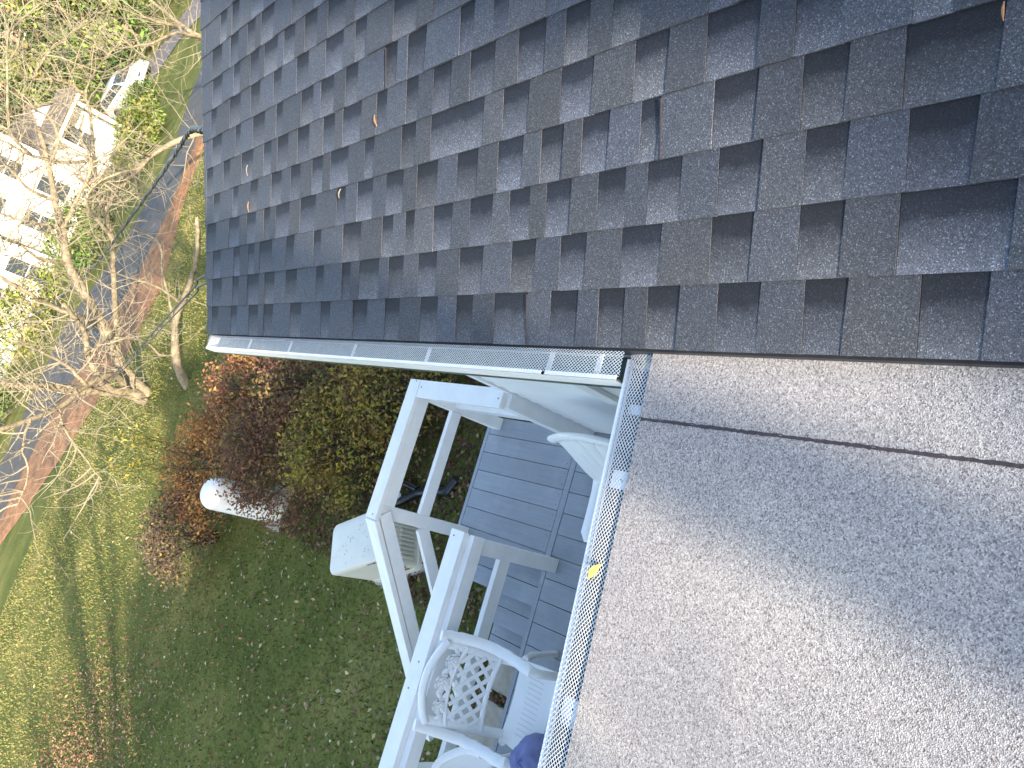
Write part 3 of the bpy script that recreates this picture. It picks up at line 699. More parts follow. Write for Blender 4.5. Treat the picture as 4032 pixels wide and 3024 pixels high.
# ------------------------------------------------------------------ generator, tank and pipe
ga = Vector((.43, -.90, 0)).normalized(); gb = Vector((.90, .43, 0)).normalized()
gl = Vector((-1.02, 5.985, -4.36)) + ga * .39 + gb * .25
gl.z = gz(gl.x, gl.y)
gen = thing('standby_generator', gl, 'cream standby generator with louvred end and rounded lid on the lawn', 'generator')
GX = Matrix((ga, gb, Vector((0, 0, 1)))).transposed()
def G(a, b, z): return gl + ga * a + gb * b + Vector((0, 0, z))
def rbox(la, lb, z0, z1, r, name, mat='generator', tap=0, parent=gen, crown=0):
    m = MB(); V = []; n = 8; rows = [(z0, 0), (z1, tap)]
    if crown: rows += [(z1 + crown * .6, tap + .012), (z1 + crown, tap + .05)]
    for z, tp in rows:
        for q, (sx, sy) in enumerate(((1, 1), (-1, 1), (-1, -1), (1, -1))):
            for k in range(n + 1):
                th = math.pi / 2 * (q + k / n); rr = max(.004, r - tp * .2)
                V.append(G(sx * (la / 2 - tp - rr) + rr * math.cos(th), sy * (lb / 2 - tp - rr) + rr * math.sin(th), z))
    N_ = 4 * (n + 1); F = []
    for i in range(len(rows) - 1): F += [(i * N_ + k, i * N_ + (k + 1) % N_, (i + 1) * N_ + (k + 1) % N_, (i + 1) * N_ + k) for k in range(N_)]
    F += [tuple(range(N_))[::-1], tuple((len(rows) - 1) * N_ + k for k in range(N_))]
    m.add(V, F); o = m.build(name, mat, parent); return shade_auto(o, 35)
rbox(.80, .52, -.03, .055, .09, 'base_pad', 'concrete'); rbox(.74, .48, .055, .12, .09, 'base_skirt'); rbox(.70, .46, .12, .535, .05, 'housing', tap=-.012)
rbox(.745, .49, .535, .575, .07, 'lid', crown=.03)
fa = .70 / 2 + .010
for row in range(2):
    for k in range(9):
        b = -.16 + k * .040
        z0 = .175 + row * .19; m = MB()
        m.beam(G(fa, b, z0), G(fa + .006, b, z0 + .165), .018, .014, .005, tuple(ga)); m.build('louvre', 'generator', gen)
for i, (b, mat_, w_) in enumerate(((-.205, 'sticker_w', .045), (-.205, 'sticker_r', .012))): pass
sa = -.46 / 2 - .0095
def sticker(a0, a1, z0, z1, mat_, d=0, name='label'):
    m = MB(); o_ = sa - .001 - d
    m.add([G(a0, o_, z0), G(a1, o_, z0), G(a1, o_ - .001, z1), G(a0, o_ - .001, z1)], [(0, 1, 2, 3)]); m.build(name, mat_, gen)
for k in range(3):
    sticker(.10 + k * .075, .165 + k * .075, .22, .36, 'sticker_w'); sticker(.155 + k * .075, .17 + k * .075, .22, .36, 'sticker_r', .0012)
sticker(.12, .30, .155, .19, 'sticker_o'); sticker(.14, .24, .165, .18, 'sticker_k', .0012)
m = MB(); la_ = -.49 / 2 - .002
m.add([G(.18, la_, .542), G(.30, la_, .542), G(.30, la_, .568), G(.18, la_, .568)], [(0, 1, 2, 3)]); m.build('badge', 'sticker_k', gen)
m = MB(); m.add([G(.20, la_ - .001, .549), G(.26, la_ - .001, .549), G(.26, la_ - .001, .561), G(.20, la_ - .001, .561)], [(0, 1, 2, 3)]); m.build('badge_mark', 'sticker_w', gen)
Pl = np.array([tuple(G(random.uniform(-.3, .3), random.uniform(-.2, .15), .612)) for _ in range(34)])
o = fast('leaf_bits', leaf_quads(Pl, .017, .96, .35), 4, 'litter', palette([(.10, .06, .05, 2), (.20, .12, .08, 1)], 34)); tag(o, 'brown leaf scraps lying on the generator lid', 'leaf scraps', kind='stuff')

tx, ty = -.76, 8.85; tz = gz(tx, ty)
tank = thing('propane_tank', (tx, ty, tz), 'upright white propane tank with domed top behind the shrubs', 'propane tank')
r = .205
m = MB(); m.lathe([(r * .60, .10), (r * .86, .125), (r, .19), (r, .20)] + [(r, .20 + .68 * i / 6) for i in range(7)] + [(r * math.cos(a), .88 + r * .80 * math.sin(a)) for a in [math.pi / 2 * i / 8 for i in range(1, 8)]] + [(.012, .88 + r * .80)], (tx, ty, tz), 36); shade_auto(m.build('tank_body', 'tank', tank), 50)
m = MB(); m.lathe([(r * .80, -.04), (r * .82, .04), (r * .74, .12), (r * .70, .12), (r * .70, -.04)], (tx, ty, tz), 30); shade_auto(m.build('foot_ring', 'generator', tank), 40)
m = MB(); m.lathe([(r * 1.004, .878), (r * 1.012, .882), (r * 1.004, .888)], (tx, ty, tz), 36); m.build('weld_seam', 'tank', tank)
m = MB(); m.bb(tx - .28, tx + .28, ty - .28, ty + .28, tz - .05, tz + .012, .01); m.build('pad', 'concrete', tank)

pp = [(-.20, 6.12), (-.14, 5.98), (-.02, 5.74), (.03, 5.52), (.06, 5.30), (.22, 5.2)]
m = MB(); P = []
for i in range(len(pp) - 1):
    for s in range(6): f = s / 6; a, b = pp[i], pp[i + 1]; P.append((a[0] + (b[0] - a[0]) * f, a[1] + (b[1] - a[1]) * f))
m.tube([(x, y, gz(x, y) + .045) for x, y in P], [.042 + .004 * (i % 2) for i in range(len(P))], 10); 
pipe = thing('drain_pipe', (-.02, 5.74, gz(0, 5.74)), 'black corrugated pipe with white coupling lying between hedge and deck', 'pipe')
shade_auto(m.build('hose', 'black_pipe', pipe), 60)
m = MB(); m.tube([(.02, 6.25, gz(0, 6.25) + .05), (.02, 6.0, gz(0, 6) + .06), (.0, 5.78, gz(0, 5.8) + .06)], .03, 10); shade_auto(m.build('hose', 'black_pipe', pipe), 60)
m = MB(); m.tube([(-.15, 6.10, gz(0, 6.1) + .06), (-.11, 6.02, gz(0, 6.0) + .10)], .03, 10); m.build('coupling', 'resin', pipe)

# ------------------------------------------------------------------ shrubs
def shrub(x, y, rx, ry, h, n, pal, label, size=.055, hedge='shrubs in the hedge beyond the deck'):
    z = gz(x, y); t = thing('shrub', (x, y, z), label, 'shrub', hedge)
    m = MB()
    tips = []
    for i in range(34):
        a = random.uniform(0, 2 * math.pi); q = random.random() ** .5; P = [(x + random.uniform(-.12, .12), y + random.uniform(-.12, .12), z - .02)]
        ex, ey, ez = x + math.cos(a) * rx * q * .92, y + math.sin(a) * ry * q * .92, z + h * (1.02 - .45 * q * q) * random.uniform(.8, 1.02)
        for s in (0.35, .7, 1): P.append((x + (ex - x) * s ** 1.5 + random.uniform(-.05, .05), y + (ey - y) * s ** 1.5 + random.uniform(-.05, .05), z + (ez - z) * s))
        m.tube(P, [.012, .009, .006, .003], 4, False); tips.append((P[-2], P[-1]))
        for _ in range(3):
            b = Vector(P[2]); d = Vector((random.gauss(0, 1), random.gauss(0, 1), .8)).normalized() * random.uniform(.2, .4)
            m.tube([b, b + d * .5 + Vector((0, 0, .03)), b + d], [.005, .004, .002], 3, False); tips.append((b + d * .4, b + d))
    m.build('stems', 'stem', t)
    # leaves: clumps on the shell, sparser inside
    nc = 150; cl = []
    while len(cl) < nc:
        v = rng.normal(size=3); v /= np.linalg.norm(v); v[2] = abs(v[2]) * 1.0 - .25
        rad = rng.uniform(.55, 1.02) ** .6; p = np.array([x + v[0] * rx * rad, y + v[1] * ry * rad, z + h * .42 + v[2] * h * .60 * rad])
        if p[2] > z + .05: cl.append(p)
    cl = np.array(cl); ci = rng.integers(0, nc, n); P = cl[ci] + rng.normal(0, .085, (n, 3)) * np.array([1, 1, .9]); P[:, 2] = np.maximum(P[:, 2], z + .03)
    cc = palette(pal, nc, .12); c2 = palette(pal, n, .22); f = rng.uniform(.2, .8, (n, 1)); col = cc[ci] * f + c2 * (1 - f)
    fast('foliage', leaf_quads(P, size, .25, .5), 4, 'leaf', col, t); return t
rust = [(0.35, 0.149, 0.079, 3), (0.473, 0.245, 0.088, 3), (0.228, 0.096, 0.079, 2), (0.525, 0.35, 0.105, 2), (0.193, 0.175, 0.052, 1)]
maroon = [(0.166, 0.084, 0.067, 4), (0.228, 0.123, 0.07, 3), (0.175, 0.149, 0.052, 2), (0.298, 0.21, 0.079, 1.5), (0.088, 0.052, 0.044, 1)]
olive = [(.28, .23, .05, 3), (.19, .19, .045, 2), (.22, .12, .06, 3), (.40, .33, .07, 1.5), (.13, .08, .05, 2)]
greenish = [(.36, .29, .055, 3), (.20, .22, .045, 2), (.25, .17, .055, 3), (.13, .085, .05, 2)]
shrub(1.05, 6.05, .80, .75, 1.30, 5200, olive, 'olive yellow shrub closest to the house wall, behind the railing corner')
shrub(.28, 6.75, .78, .75, 1.22, 5200, greenish, 'yellow green leafed shrub just past the outer deck rail')
shrub(.95, 7.6, .95, .95, 1.45, 6000, maroon, 'brown maroon shrub under the gutter line')
shrub(-.08, 8.1, .80, .90, 1.38, 6200, maroon, 'dark maroon shrub standing in front of the white propane tank')
shrub(.55, 9.3, .95, .95, 1.45, 6000, rust + maroon[:2], 'rust and purple shrub below the gutter end')
shrub(-.45, 9.9, .95, .95, 1.42, 6500, rust, 'orange rust shrub with sunlit top at the far end of the hedge')
shrub(-1.55, 10.6, .75, .75, 1.15, 4200, [(.17, .125, .08, 3), (.12, .085, .075, 3), (.27, .20, .05, 1)], 'dusky brown shrub standing apart on the lawn side of the tank')
# upright shoots with yellow leaves on the far end
t = thing('sapling', (-.75, 10.75, gz(0, 10.75)), 'thin sapling with yellow leaves rising from the hedge end', 'sapling')
m = MB(); LP = []
for k in range(7):
    bx, by = -.75 + random.uniform(-.45, .45), 10.75 + random.uniform(-.3, .3); tp = (bx + random.uniform(-.15, .15), by + random.uniform(-.1, .25), gz(0, 10.9) + random.uniform(1.45, 1.75))
    m.tube([(bx, by, gz(0, by)), tuple((np.array((bx, by, gz(0, by))) + np.array(tp)) / 2 + rng.normal(0, .03, 3)), tp], [.010, .007, .003], 5, False)
    for _ in range(60): f = random.uniform(.55, 1); LP.append(np.array((bx, by, gz(0, by))) * (1 - f) + np.array(tp) * f + rng.normal(0, .06, 3))
m.build('stem', 'stem', t); LP = np.array(LP); fast('foliage', leaf_quads(LP, .065, .1, .4), 4, 'leaf', palette([(.30, .26, .05, 3), (.18, .19, .04, 2)], len(LP)), t)

# ------------------------------------------------------------------ bare trees
def grow(m, p, d, length, r, depth, up=.25, kink=.35, sides=4, rate=1.0):
    n = max(3, int(length / .16)); P = [Vector(p)]; d = Vector(d).normalized(); step = length / n; kids = []
    for i in range(n):
        d = (d + Vector((random.gauss(0, kink), random.gauss(0, kink), random.gauss(0, kink) + up * .35)) * .38).normalized(); P.append(P[-1] + d * step)
        if depth > 0 and i > 0 and random.random() < .50 * rate:
            sd = Vector((random.gauss(0, 1), random.gauss(0, 1), random.gauss(0, .8))); sd = (sd - d * sd.dot(d)).normalized(); kids.append((P[-1].copy(), (d * .45 + sd).normalized(), length * random.uniform(.30, .62) * (1 - .3 * i / n), r * (.62 - .3 * i / n)))
    m.tube(P, [max(.0025, r * (1 - .75 * i / n)) for i in range(n + 1)], sides, False)
    for a in kids: grow(m, a[0], a[1], a[2], max(.003, a[3]), depth - 1, up, kink, 3 if depth < 2 else sides, rate)
def bare_tree(name, label, base, limbs, radii, twig_len, twig_n, twig_r=.014, depth=2, kind='tree', up=.3, rate=1.0):
    t = thing(name, base, label, kind, 'bare trees by the road'); m = MB(); tw = MB()
    for L, (r0, r1) in zip(limbs, radii):
        P = []; L = [Vector(v) for v in L]
        for i in range(len(L) - 1):
            p0 = L[max(i - 1, 0)]; p1 = L[i]; p2 = L[i + 1]; p3 = L[min(i + 2, len(L) - 1)]
            for s in range(5):
                f = s / 5; P.append(.5 * ((2 * p1) + (p2 - p0) * f + (2 * p0 - 5 * p1 + 4 * p2 - p3) * f * f + (3 * p1 - p0 - 3 * p2 + p3) * f ** 3) + Vector((random.gauss(0, .008), random.gauss(0, .008), random.gauss(0, .008))))
        P.append(L[-1]); n = len(P); m.tube(P, [(r0 + (r1 - r0) * (i / (n - 1)) ** .7) * random.uniform(.93, 1.07) for i in range(n)], 9)
        for _ in range(int(twig_n * (n / 30))):
            i = int(n * random.uniform(.12, 1)) - 1; p = P[max(i, 1)]; ax = (P[min(i + 1, n - 1)] - P[max(i - 1, 0)]).normalized()
            sd = Vector((random.gauss(0, 1), random.gauss(0, 1), random.gauss(.25, .8))); sd = (sd - ax * sd.dot(ax)).normalized()
            grow(tw, p, (sd + ax * .4).normalized(), random.uniform(.4, 1) * twig_len, twig_r * random.uniform(.6, 1.3), depth, up, rate=rate)
    shade_auto(m.build('trunk', 'bark', t), 70); tw.build('crown', 'twig', t); return t
T1 = [[0.15, 17.8, -5.06], [0.15, 17.6, -4.42], [-0.04, 17.3, -3.64], [-0.23, 17.0, -2.79], [-0.36, 16.6, -2.12], [-0.44, 16.2, -1.0]]
T2 = [[0.23, 17.8, -5.06], [0.61, 17.9, -4.39], [1.37, 18.1, -3.74], [2.06, 18.4, -3.05], [2.52, 18.6, -2.66], [3.25, 18.9, -2.32], [3.83, 19.2, -2.01], [4.61, 19.6, -1.66], [5.42, 20.0, -1.22]]
T2b = [[1.37, 18.1, -3.74], [1.41, 17.9, -3.32], [1.42, 17.6, -2.67], [1.43, 17.3, -2.28], [1.5, 17.0, -1.86], [1.62, 16.7, -1.0]]
T2c = [[3.25, 18.9, -2.32], [3.82, 18.8, -2.33], [4.25, 18.6, -2.35], [4.65, 18.4, -2.53]]
T3 = [[0.26, 17.8, -4.95], [0.13, 17.4, -4.14], [0.4, 17.0, -3.65], [0.66, 16.8, -3.36], [1.1, 16.5, -3.05], [1.4, 16.0, -2.48]]
T4 = [[0.7, 17.9, -4.24], [2.12, 18.4, -3.75], [2.94, 18.7, -3.48], [3.5, 18.9, -3.31], [4.09, 19.2, -3.03], [4.42, 19.3, -3.05], [5.09, 19.5, -3.09], [5.73, 19.7, -3.39]]
T5 = [[0.20, 17.75, -4.6], [0.45, 16.9, -4.0], [0.05, 16.2, -3.41], [-0.5, 15.7, -3.01], [-1.09, 15.0, -2.19], [-1.35, 14.7, -1.5]]
T6 = [[3.5, 18.9, -3.31], [3.73, 18.6, -2.8], [3.82, 18.4, -2.54], [4.12, 18.3, -2.43], [4.57, 18.1, -2.6], [5.07, 17.8, -3.1]]
V1 = [[3.83, 19.2, -2.01], [3.75, 18.9, -1.6], [3.86, 18.6, -1.13], [4.05, 18.3, -0.65]]
V2 = [[4.61, 19.6, -1.66], [5.15, 19.4, -1.64], [5.49, 19.2, -1.32], [5.48, 19.0, -0.89]]
V3 = [[3.25, 18.9, -2.32], [3.09, 18.6, -1.84], [2.95, 18.3, -1.41], [2.89, 18.0, -0.94]]
V4 = [[4.25, 18.6, -2.35], [4.83, 18.5, -2.27], [5.19, 18.3, -1.88], [5.66, 18.2, -1.75]]
V5 = [[6.58, 20.6, -0.79], [7.31, 20.8, -0.83], [8.05, 21.0, -1.05], [8.77, 21.3, -1.26]]
V6 = [[2.52, 18.6, -2.66], [2.34, 18.2, -2.1], [2.42, 17.9, -1.6], [2.33, 17.6, -1.14]]
V7 = [[0.05, 16.2, -3.42], [0.31, 16.0, -2.92], [0.42, 15.8, -2.36], [0.46, 15.6, -1.83]]
V8 = [[-0.5, 15.7, -3.01], [-0.87, 15.4, -3.23], [-1.22, 15.1, -3.61], [-1.53, 14.9, -3.99]]
V9 = [[-0.81, 15.3, -2.6], [-1.29, 15.0, -2.61], [-1.76, 14.8, -2.83], [-2.28, 14.6, -2.8]]
bare_tree('fruit_tree', 'pale barked bare tree with several leaning trunks behind the hedge', (.18, 17.8, gz(0, 17.8)), [T1, T2, T2b, T2c, T3, T4, T5, T6, V1, V2, V3, V4, V6, V7, V8, V9],
          [(.16, .05), (.17, .045), (.07, .03), (.06, .02), (.11, .04), (.08, .03), (.085, .03), (.05, .02)] + [(.045, .018)] * 6 + [(.03, .010)] * 2, 1.7, 30, .015, depth=2)
S1 = [[0.6, 15.06, -4.92], [0.96, 15.06, -4.56], [1.37, 15.1, -4.36], [1.77, 15.2, -4.25], [2.16, 15.3, -4.26], [2.65, 15.5, -4.31], [3.3, 15.7, -4.30], [4.12, 16.0, -4.1]]
S2 = [[1.18, 15.1, -4.44], [1.04, 15.0, -4.2], [1.17, 14.8, -3.71], [1.03, 14.6, -3.2]]
S3 = [[2.16, 15.3, -4.26], [2.3, 15.2, -3.7], [2.22, 15.0, -3.09], [2.11, 14.8, -2.55]]
S4 = [[1.77, 15.2, -4.25], [2.6, 15.4, -3.75], [3.22, 15.6, -3.48], [3.24, 15.8, -2.93]]
bare_tree('leaning_tree', 'small dark tree leaning low over the grass beside the roof edge', (.6, 15.06, gz(0, 15.06)), [S1, S2, S3, S4], [(.105, .04), (.03, .012), (.035, .012), (.035, .012)], 1.2, 14, .008, depth=2)
R1 = [[10.9, 21.9, -5.25], [10.65, 22.0, -4.26], [10.59, 22.0, -3.95], [10.7, 22.3, -3.46], [10.91, 22.6, -2.94], [11.22, 23.0, -2.2]]
R2 = [[10.7, 22.3, -3.46], [10.26, 22.0, -2.83], [9.88, 21.6, -2.19], [9.39, 21.0, -1.51]]
R3 = [[10.59, 22.0, -3.95], [10.06, 21.5, -3.26], [9.18, 21.0, -2.75], [8.43, 20.6, -2.14]]
bare_tree('roadside_tree', 'bare forked tree rising behind the upper roof corner', (10.9, 21.9, gz(0, 21.9)), [R1, R2, R3], [(.12, .03), (.07, .02), (.06, .02)], 1.8, 30, .014)
U1 = [[7.4, 18.7, -5.1], [6.96, 19.0, -4.26], [6.11, 19.3, -3.55], [5.26, 19.5, -3.27], [4.6, 19.7, -3.05], [4.37, 20.0, -2.92], [5.44, 20.4, -2.53], [6.62, 21.0, -2.14], [7.09, 21.3, -1.92], [7.98, 21.8, -1.94], [9.06, 22.3, -2.19], [9.93, 23.0, -2.62]]
U2 = [[5.44, 20.4, -2.53], [4.92, 20.0, -1.94], [4.66, 19.7, -1.29], [4.63, 19.4, -0.81]]
U3 = [[7.09, 21.3, -1.92], [7.03, 21.0, -1.36], [6.58, 20.6, -0.79], [6.18, 20.0, -0.28]]
U4 = [[4.66, 19.7, -1.29], [4.9, 19.3, -.75], [6.14, 19.6, -0.29], [7.09, 20.0, -0.05], [8.19, 20.5, -0.3]]
bare_tree('twisted_tree', 'twisted bare tree with looping branches in front of the white house', (7.4, 18.7, gz(0, 18.7)), [U1, U2, U3, U4, V5], [(.085, .02), (.05, .02), (.05, .02), (.04, .015), (.035, .012)], 2.1, 44, .014)
# two tall trees behind the house: out of the picture, their branches shade the porch roof and the lawn
def tall_tree(x, y, label, seed):
    random.seed(seed); z = gz(x, y); L = [[x, y, z - .1], [x + .1, y, z + 2.5], [x - .1, y + .1, z + 5], [x + .1, y, z + 8.5], [x, y, z + 11]]
    limbs = [L]
    for k in range(9):
        a = k * 2.4; h = 3.2 + k * .7; q = Vector((x, y, z + h)); dx, dy = math.cos(a), math.sin(a); l = 3.6 - k * .2
        limbs.append([q, q + Vector((dx * l * .35, dy * l * .35, .7)), q + Vector((dx * l * .7, dy * l * .7, 1.7)), q + Vector((dx * l, dy * l, 3.0))])
    bare_tree('tall_tree', label, (x, y, z), limbs, [(.30, .08)] + [(.17, .05)] * 9, 2.2, 12, .034, depth=1)
def add_shade_evergreen(x, y, h, rad, label): SHADE.append((x, y, h, rad, label))
SHADE = []  # unseen evergreens, added and sized to throw shade on hedge and lawn
add_shade_evergreen(-5.3, -13.5, 7.8, 2.1, 'rounded evergreen added out of view to shade the hedge')
add_shade_evergreen(-8.6, -13.5, 7.1, 2.0, 'second rounded evergreen added out of view to shade the lawn')
tall_tree(-2.7, -13.5, 'tall bare tree behind the house on the sun side', 11)
tall_tree(-10.5, -13.5, 'second tall bare tree behind the house, further along', 12)
random.seed(5)

# ------------------------------------------------------------------ overhead wires
def wire(pts, r, label, name):
    L = [Vector(v) for v in pts]; P = []
    for i in range(len(L) - 1):
        p0 = L[max(i - 1, 0)]; p1 = L[i]; p2 = L[i + 1]; p3 = L[min(i + 2, len(L) - 1)]
        for s in range(8):
            f = s / 8; P.append(.5 * ((2 * p1) + (p2 - p0) * f + (2 * p0 - 5 * p1 + 4 * p2 - p3) * f * f + (3 * p1 - p0 - 3 * p2 + p3) * f ** 3))
    P.append(L[-1]); return P
cab = [[1.62, 3.5, -1.02], [1.94, 5.2, -1.17], [2.38, 6.5, -1.39], [2.83, 8.0, -1.66], [3.21, 10.0, -2.03], [3.47, 13.0, -2.52], [3.3, 16.0, -2.91], [2.88, 20.0, -3.37], [2.37, 24.0, -3.62], [1.66, 30.0, -3.77], [0.71, 36.0, -3.34], [0, 46, -2.0]]
P = wire(cab, .02, '', ''); m = MB(); m.tube(P, .018, 7)
n = len(P)
for ph in (0, 2.1):
    Q = []
    for i in range(n - 1):
        for s in range(3):
            p = P[i].lerp(P[i + 1], s / 3); a = (i * 3 + s) * .55 + ph; Q.append(p + Vector((math.cos(a) * .02, 0, math.sin(a) * .02)))
    m.tube(Q, .011, 5, False)
tag(m.build('service_cable', 'cable', None, True), 'thick twisted black service cable sagging from the roof edge through the trees', 'cable')
w1 = [[1.25, 3.4, -1.60], [0.97, 5.0, -1.48], [1.01, 6.0, -1.71], [0.94, 8.5, -2.25], [0.68, 12.0, -2.95], [0.2, 17.0, -3.84], [-1.14, 26.0, -4.7], [-3.84, 40.0, -4.9]]
w2 = [[1.2, 3.4, -1.62], [0.92, 5.0, -1.5], [0.97, 6.05, -1.75], [0.9, 8.55, -2.29], [0.64, 12.05, -3.0], [0.15, 17.05, -3.88], [-1.18, 26.05, -4.74], [-3.88, 40.0, -4.92]]
tag(MB().tube(wire(w1, 0, '', ''), .0075, 6).build('overhead_wire', 'cable', None, True), 'upper of two thin black wires running low past the leaning tree', 'wire', 'pair of thin wires')
tag(MB().tube(wire(w2, 0, '', ''), .0075, 6).build('overhead_wire', 'cable', None, True), 'lower of two thin black wires running low past the leaning tree', 'wire', 'pair of thin wires')

# ------------------------------------------------------------------ neighbour's house and car
hx, hy = 11.5, 50.0
nh = thing('neighbour_house', (hx, hy, gz(hx, hy)), 'white two storey house across the road half hidden by twigs', 'house')
hz = gz(hx, hy)
def hb(x0, x1, y0, y1, z0, z1, name, mat, parent=nh, bev=0): m = MB(); m.bb(x0, x1, y0, y1, hz + z0, hz + z1, bev); return m.build(name, mat, parent)
def gable(x0, x1, y0, y1, ze, zr, wname, overh=.35):
    m = MB(); m.bb(x0, x1, y0, y1, hz - .3, hz + ze); xm = (x0 + x1) / 2
    m.add([(x0, y0, hz + ze), (x1, y0, hz + ze), (xm, y0, hz + zr), (x0, y1, hz + ze), (x1, y1, hz + ze), (xm, y1, hz + zr)], [(0, 1, 2), (5, 4, 3), (0, 2, 5, 3), (2, 1, 4, 5)])
    wl = m.build(wname, 'nsiding', nh)
    m = MB(); k = (zr - ze) / (xm - x0)
    for s in (-1, 1):
        a = Vector((xm + s * (xm - x0 + overh), 0, hz + ze - k * overh + .05)); b = Vector((xm - s * 0, 0, hz + zr + .05))
        V = [(a.x, y0 - overh, a.z), (a.x, y1 + overh, a.z), (b.x, y1 + overh, b.z), (b.x, y0 - overh, b.z)]; V += [(p[0], p[1], p[2] + .14) for p in V]
        m.add(V, [(0, 1, 2, 3), (7, 6, 5, 4), (0, 4, 5, 1), (1, 5, 6, 2), (2, 6, 7, 3), (3, 7, 4, 0)])
    m.build('roof', 'nroof', nh); return wl
wl = gable(7.0, 12.0, 49.0, 58.0, 5.2, 7.0, 'wall'); wl2 = gable(12.05, 15.0, 47.6, 54.0, 3.0, 4.3, 'wall')
wl3 = gable(-1.0, 6.9, 51.0, 58.0, 3.0, 4.9, 'wall')
for (x, z, ww, hh, yy) in ((8.2, 1.0, .95, 1.5, 49.0), (10.4, 1.0, .95, 1.5, 49.0), (8.2, 3.5, .95, 1.3, 49.0), (10.4, 3.5, .95, 1.3, 49.0), (13.4, 1.0, .9, 1.4, 47.6), (1.0, 1.0, 1.0, 1.4, 51.0), (3.6, 1.0, 1.0, 1.4, 51.0), (5.6, .0, .9, 2.1, 51.0)):
    wo = hb(x - ww / 2, x + ww / 2, yy - .03, yy + .02, z, z + hh, 'window', 'glass')
    m = MB()
    for (a, b, c, d) in ((-ww / 2 - .1, ww / 2 + .1, z - .12, z), (-ww / 2 - .1, ww / 2 + .1, z + hh, z + hh + .12), (-ww / 2 - .1, -ww / 2, z, z + hh), (ww / 2, ww / 2 + .1, z, z + hh), (-ww / 2, ww / 2, z + hh / 2 - .03, z + hh / 2 + .03)):
        m.bb(x + a, x + b, yy - .07, yy - .0, hz + c, hz + d)
    m.build('window_frame', 'nsiding', wo)
for k in range(2): hb(12.3 + k * 2.3, 12.5 + k * 2.3, 45.9, 46.1, 0, 2.7, 'porch_column', 'nsiding')
hb(12.0, 15.1, 45.7, 47.6, 2.7, 2.95, 'porch_beam', 'nsiding')
m = MB(); V = [(11.8, 45.4, hz + 2.96), (15.3, 45.4, hz + 2.96), (15.3, 47.65, hz + 3.5), (11.8, 47.65, hz + 3.5)]; V += [(a, b, c + .1) for a, b, c in V]
m.add(V, [(0, 1, 2, 3)[::-1], (4, 5, 6, 7), (0, 1, 5, 4), (1, 2, 6, 5), (2, 3, 7, 6), (3, 0, 4, 7)]); m.build('porch_roof', 'nroof', nh)
hb(-1.0, 15.0, 47.3, 47.5, -.05, .35, 'foundation', 'concrete') if False else None

# car: nose towards the near end of the drive
cxp, cyp = 17.35, 47.2; czp = gz(cxp, cyp) + .03
car = thing('parked_car', (cxp, cyp, czp), 'silver hatchback parked on the drive by the evergreens', 'car')
f_ = Vector((.42, -.91, 0)).normalized(); s_ = Vector((-f_.y, f_.x, 0)); 
if s_.x > 0: s_ = -s_
CX = lambda a, b, z: Vector((cxp, cyp, czp)) + f_ * a + s_ * b + Vector((0, 0, z))
def loft(sections, name, mat, parent=car):
    m = MB(); n = len(sections[0]); V = [CX(*p) for sct in sections for p in sct]
    F = [(i * n + k, i * n + (k + 1) % n, (i + 1) * n + (k + 1) % n, (i + 1) * n + k) for i in range(len(sections) - 1) for k in range(n)] + [tuple(range(n))[::-1], tuple((len(sections) - 1) * n + k for k in range(n))]
    m.add(V, F); return shade_auto(m.build(name, mat, parent), 40)
body = [(-2.12, .62, .42, .80), (-2.05, .76, .30, .98), (-1.6, .84, .25, 1.02), (-.5, .87, .22, 1.0), (.6, .87, .22, .98), (1.15, .86, .22, .95), (1.75, .80, .26, .82), (2.05, .68, .32, .66), (2.14, .50, .38, .58)]
loft([[(a, -w_, z0), (a, -w_ * 1.02, (z0 + z1) / 2), (a, -w_ * .92, z1), (a, 0, z1 + .03), (a, w_ * .92, z1), (a, w_ * 1.02, (z0 + z1) / 2), (a, w_, z0)] for a, w_, z0, z1 in body], 'body', 'carpaint')
cab_ = [(-1.98, .66, .98, 1.02), (-1.70, .66, .98, 1.38), (-1.2, .66, .98, 1.50), (-.3, .66, .98, 1.52), (.25, .64, .98, 1.44), (1.05, .66, .95, .99)]
loft([[(a, -.80, z0), (a, -w_, z1 - .02), (a, -w_ * .8, z1), (a, w_ * .8, z1), (a, w_, z1 - .02), (a, .80, z0)] for a, w_, z0, z1 in cab_], 'cabin', 'carpaint')
